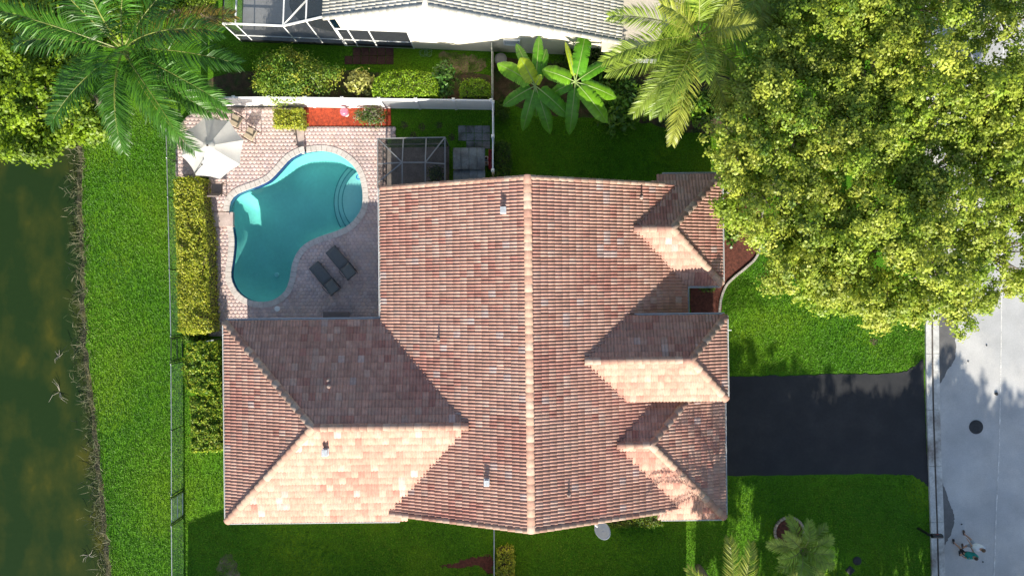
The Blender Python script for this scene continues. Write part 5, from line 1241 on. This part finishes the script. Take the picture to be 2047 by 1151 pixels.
def tree_poly(trees, poly, holes, seed, z_top, z_rim, n_lobes, group, pal, pr=None, leaf=.13, per=26, cl=13, lobe=.95):
    """Crowns filled lobe by lobe inside a ground outline; every lobe goes to the nearest trunk."""
    rng = np.random.default_rng(seed); cent = [W(*t_['c'], z_top - 1.2) for t_ in trees]; xs = [p[0] for p in poly]; ys_ = [p[1] for p in poly]
    data = [dict(P=[], N=[], T=[], L=[]) for _ in trees]; made = 0
    while made < n_lobes:
        px, py = rng.uniform(min(xs), max(xs)), rng.uniform(min(ys_), max(ys_))
        if not inside(poly, px, py) or any((px - h[0]) ** 2 + (py - h[1]) ** 2 < h[2] ** 2 for h in holes): continue
        d = float(dist_poly(poly, np.array([px]), np.array([py]))[0])
        w0 = W(px, py, z_top - 1); k = min(range(len(trees)), key=lambda i: (w0.x - cent[i].x) ** 2 + (w0.y - cent[i].y) ** 2)
        rr = math.hypot(w0.x - cent[k].x, w0.y - cent[k].y) / trees[k]['r']
        z = z_rim + (z_top - z_rim) * math.sqrt(max(0, 1 - min(1, rr) ** 2)) + rng.normal(0, .7); made += 1
        r = lobe * rng.uniform(.6, 1.15) * (0.75 if d < 25 else 1); c = np.array(W(px, py, z))
        data[k]['L'].append(c - np.array([0, 0, .3])); ncl = int(cl * rng.uniform(.8, 1.3))
        D = rng.normal(size=(ncl, 3)); D[:, 2] = np.abs(D[:, 2]) * .9 - .25; D = unit(D); C = c + D * r * rng.uniform(.75, 1.08, (ncl, 1)) * np.array([1, 1, .75])
        lc = mixc(pal, rng, ncl, pr) * .5 + mixc(pal, rng, 1, pr) * .5; i = np.repeat(np.arange(ncl), per); off = rng.normal(0, .125, (len(i), 3)); off[:, 2] *= .7
        data[k]['P'].append(C[i] + off); data[k]['N'].append(off / .15 * .5 + D[i] * .7 + rng.normal(0, .45, (len(i), 3)) + np.array([0, 0, .8])); data[k]['T'].append(lc[i] * rng.uniform(.75, 1.25, (len(i), 1)))
    out = []
    for t_, dd_, ce_ in zip(trees, data, cent):
        b = np.array([ce_.x, ce_.y, 0.0]); t = thing('broadleaf_tree', t_['label'], 'tree', tuple(b), group=group); P = np.concatenate(dd_['P'])
        V, F = leaf_arrays(P, np.concatenate(dd_['N']), rng.uniform(leaf * .8, leaf * 1.4, len(P)), rng.uniform(leaf * .55, leaf * .95, len(P)), rng)
        link('crown', mesh_np('crown', V - b, F, np.concatenate(dd_['T'])), LEAF, t)
        m = MB(); fork = Vector((b[0], b[1], z_rim * .42)); m.tube([b, fork * .5 + Vector(b) * .5, fork], [.32, .25, .21], 12)
        Ls = np.array(dd_['L']); ang = np.arctan2(Ls[:, 1] - b[1], Ls[:, 0] - b[0]); nb_ = 8
        for q in range(nb_):
            sel = Ls[(ang >= -np.pi + q * 2 * np.pi / nb_) & (ang < -np.pi + (q + 1) * 2 * np.pi / nb_)]
            if len(sel) == 0: continue
            mid = sel.mean(0) * np.array([1, 1, .80]); m.tube([fork, tuple((np.array(fork) + mid) / 2 + rng.normal(0, .15, 3)), tuple(mid)], [.16, .12, .07], 8)
            for s in sel[:: max(1, len(sel) // 12)]: m.tube([tuple(mid), tuple((mid + s) / 2 + rng.normal(0, .12, 3)), tuple(s)], [.06, .04, .015], 5)
        m.build('trunk', BARK, t, smooth=True); out.append(t)
    return out
TP = np.array([(.52, .55, .08), (.42, .50, .055), (.30, .43, .03), (.15, .27, .02), (.06, .125, .013)]); TPp = [.27, .27, .2, .16, .10]
tree_poly([dict(c=(1640, 320), r=6.2, label='broad yellow green tree beside the front of the house, leftmost of the street trees'),
           dict(c=(1870, 130), r=6.0, label='broad yellow green tree in the top right corner over the road'),
           dict(c=(1840, 440), r=6.0, label='broad yellow green tree over the kerb, nearest the driveway')],
          [(1515, -80), (1520, 60), (1508, 130), (1462, 180), (1436, 230), (1428, 290), (1438, 330), (1456, 370), (1446, 420), (1455, 480), (1500, 525), (1545, 570), (1610, 598), (1690, 625), (1760, 640), (1815, 628), (1870, 640), (1900, 630), (1930, 665), (1950, 690), (1968, 678), (1945, 625), (1990, 585), (2100, 570), (2120, -80)],
          [(1893, 330, 22), (1900, 365, 18), (1560, 415, 14), (1880, 260, 12), (1500, 250, 14)], 61, 8.4, 6.0, 500, 'street trees', TP, TPp, leaf=.125, per=32, cl=15, lobe=.85)
LP = np.array([(.30, .42, .014), (.22, .35, .014), (.13, .24, .013), (.06, .13, .010)])
tree_poly([dict(c=(85, 150), r=5.0, label='bright green tree overhanging the lake at the upper left'), dict(c=(345, -30), r=3.5, label='green tree at the top edge behind the big palm')],
          [(-60, -60), (60, -40), (150, -60), (330, -60), (420, -30), (395, 18), (330, 20), (260, 60), (190, 90), (140, 130), (150, 190), (200, 230), (215, 262), (185, 282), (130, 275), (110, 300), (60, 312), (20, 300), (-60, 300)],
          [], 62, 5.6, 3.6, 210, 'lakeside trees', LP, [.35, .3, .2, .15], leaf=.16, per=22, lobe=.75)
# trees beyond the bottom edge, whose shade falls on the driveway and the road
shade = tree_poly([dict(c=(1560, 1560), r=4.5, label='tree beyond the bottom edge, shading the driveway near the house')], [(1440, 1440), (1680, 1440), (1700, 1680), (1430, 1680)], [], 63, 8.6, 4.2, 62, 'trees south of the frame', TP, TPp, leaf=.26, per=20, lobe=1.25)[0]
sx0 = shade.location.copy()
for k, (x, y, s, lb) in enumerate(((16.6, -28.0, 1.0, 'tree beyond the bottom edge, shading the middle of the driveway'), (20.6, -28.6, 1.0, 'tree beyond the bottom edge, shading the driveway by the kerb'), (24.5, -26.8, .95, 'tree beyond the bottom edge, shading the road by the manhole'),
                                   (28.5, -29.0, 1.08, 'tree beyond the bottom edge, shading the far side of the road'), (22.5, -21.0, .72, 'smaller tree beyond the bottom edge at the kerb'), (15.6, -20.8, .62, 'smallest tree beyond the bottom edge, nearest the house'), (19.0, -20.6, .66, 'small tree beyond the bottom edge between house and kerb'), (16.3, -18.3, .5, 'low round tree just beyond the bottom edge, nearest the house'), (19.1, -18.1, .48, 'low round tree just beyond the bottom edge, middle of the row'), (21.7, -18.4, .5, 'low round tree just beyond the bottom edge, nearest the kerb'), (26.5, -34, 1.2, 'tree farthest beyond the bottom edge over the road'))):
    c = copy_tree(shade); c.location = (x, y, 0); c.rotation_euler = (0, 0, k * 1.3); c.scale = (s, s, s); c['label'] = lb
shade.location = (12.4, -26.5, 0)

# reeds and dead stalks along the bank
rng = np.random.default_rng(71); bw = np.array(bankw[1:-1]); n = 4200; i = rng.integers(0, len(bw) - 1, n); tt = rng.random((n, 1)); B = bw[i] * (1 - tt) + bw[i + 1] * tt
B = np.concatenate([B + np.stack([-np.abs(rng.normal(0, .42, n)) + .15, np.zeros(n)], 1), rng.uniform(-.25, 0, (n, 1))], 1); k = np.abs(B[:, 1]) < 20; B = B[k]; n = len(B)
D = unit(rng.normal(size=(n, 3)) * np.array([1, 1, .5]) + np.array([-.3, 0, .45])); Lr = rng.uniform(.15, .65, (n, 1)); S = unit(np.cross(D, rng.normal(size=(n, 3)))) * .010
tip = B + D * Lr; tip[:, 2] = np.maximum(tip[:, 2], -.23); mid = (B + tip) / 2 + np.array([0, 0, .06]) + rng.normal(0, .03, (n, 3))
V = np.stack([B - S, B + S, mid + S, mid - S, tip], 1).reshape(-1, 3); o5 = np.arange(n)[:, None] * 5
F = np.concatenate([o5 + np.array([[0, 1, 2]]), o5 + np.array([[0, 2, 3]]), o5 + np.array([[3, 2, 4]])]); RC = mixc(np.array([(.11, .105, .05), (.07, .08, .03), (.05, .075, .02), (.20, .19, .12)]), rng, n)
tag(link('bank_reeds', mesh_np('bank_reeds', V, F, np.concatenate([RC] * 3)), mat('reed', (.2, .17, .1), rough=.8, var=.2, tint=True)), 'tangle of dead reeds and weeds along the lake edge', 'reeds', kind='stuff')
twm = mat('dead_branch', (.33, .30, .24), rough=.9, var=.2)
for kk, (x, y, s, lb) in enumerate(((118, 783, 1.0, 'bare dead branch sticking out of the lake near the middle'), (115, 712, .55, 'small dead twig in the lake above the branch'), (175, 1110, .7, 'dead twig in the lake near the bottom bank'))):
    w = W(x, y, -.2); rr = random.Random(kk); m = MB()
    for j in range(7):
        a = rr.uniform(0, 6.28); L = s * rr.uniform(.3, .8); m.tube([(w.x, w.y, -.28), (w.x + L * .5 * math.cos(a), w.y + L * .5 * math.sin(a), -.15), (w.x + L * math.cos(a + .3), w.y + L * math.sin(a + .3), -.2 + rr.uniform(0, .15))], [.014, .011, .005], 5)
    tag(m.build('dead_branch', twm), lb, 'branch')

# grass: short blades over every lawn in view
rng = np.random.default_rng(81)
lawns = [([(166, 230), (165, 420), (172, 640), (192, 840), (214, 1050), (228, 1190), (372, 1190), (370, 900), (364, 560), (352, 240), (300, 220)], 260),
         ([(368, 905), (447, 905), (447, 1040), (1330, 1040), (1450, 1035), (1450, 955), (1820, 951), (1853, 970), (1858, 1060), (1864, 1190), (368, 1190)], 170),
         ([(990, 225), (1060, 235), (1240, 245), (1450, 270), (1460, 372), (1330, 372), (990, 372)], 150), ([(1452, 575), (1520, 500), (1700, 560), (1850, 600), (1847, 715), (1820, 738), (1790, 744), (1455, 748), (1445, 640)], 240),
         ([(780, 218), (982, 222), (982, 300), (910, 300), (910, 278), (792, 278)], 150), ([(440, 90), (830, 104), (985, 112), (985, 150), (440, 150)], 110), ([(366, 670), (380, 700), (380, 905), (366, 905)], 150)]
Bs = []
excl = [[tuple(W(*p)[:2]) for p in q] for q in ([(880, 1130), (905, 1126), (930, 1117), (965, 1110), (985, 1112), (984, 1146), (968, 1140), (950, 1128), (920, 1136)], [(1690, 1105), (1725, 1110), (1722, 1132), (1708, 1150), (1688, 1148)])]
for poly, dens in lawns:
    P2 = [tuple(W(*p)[:2]) for p in poly]; xs = [p[0] for p in P2]; ys_ = [p[1] for p in P2]; n = int((max(xs) - min(xs)) * (max(ys_) - min(ys_)) * dens)
    X = rng.uniform(min(xs), max(xs), n); Y = rng.uniform(min(ys_), max(ys_), n); k = inside_np(P2, X, Y)
    for e in excl: k &= ~inside_np(e, X, Y)
    k &= ~((X - w.x) ** 2 < -1); ring = W(1577, 1062); k &= ((X - ring.x) ** 2 + (Y - ring.y) ** 2) > .85 ** 2
    Bs.append(np.stack([X[k], Y[k]], 1))
B = np.concatenate(Bs); n = len(B); c3 = np.concatenate([B, np.zeros((n, 1))], 1); Vs = []; Ts = []
pat = .5 + .5 * np.sin(B[:, :1] * .7 + np.sin(B[:, 1:] * .45) * 2)
gc = (np.array([[.075, .225, .007]]) * (1 - pat) + np.array([[.14, .285, .009]]) * pat)
for j in range(2):
    a = rng.uniform(0, 6.283, n); hgt = rng.uniform(.05, .10, n); le = rng.uniform(.03, .09, n); wd = rng.uniform(.012, .022, n)
    off = rng.normal(0, .02, (n, 2)); b0_ = c3 + np.concatenate([off, np.zeros((n, 1))], 1); sdv = np.stack([-np.sin(a) * wd, np.cos(a) * wd, np.zeros(n)], 1)
    tipv = b0_ + np.stack([np.cos(a) * le, np.sin(a) * le, hgt], 1); Vs.append(np.stack([b0_ - sdv, b0_ + sdv, tipv], 1).reshape(-1, 3)); Ts.append(gc * rng.uniform(.6, 1.5, (n, 1)))
V = np.concatenate(Vs); F = np.arange(len(V)).reshape(-1, 3)
tag(link('grass', mesh_np('grass', V, F, np.concatenate(Ts)), mat('grass_blade', (.06, .15, .01), rough=.6, var=.1, tint=True, transl=.3)), 'short green grass covering the lawns', 'grass', kind='stuff')
print('TRIS', sum(len(o.data.polygons) for o in bpy.data.objects if o.type == 'MESH'), 'OBJ', len(bpy.data.objects))
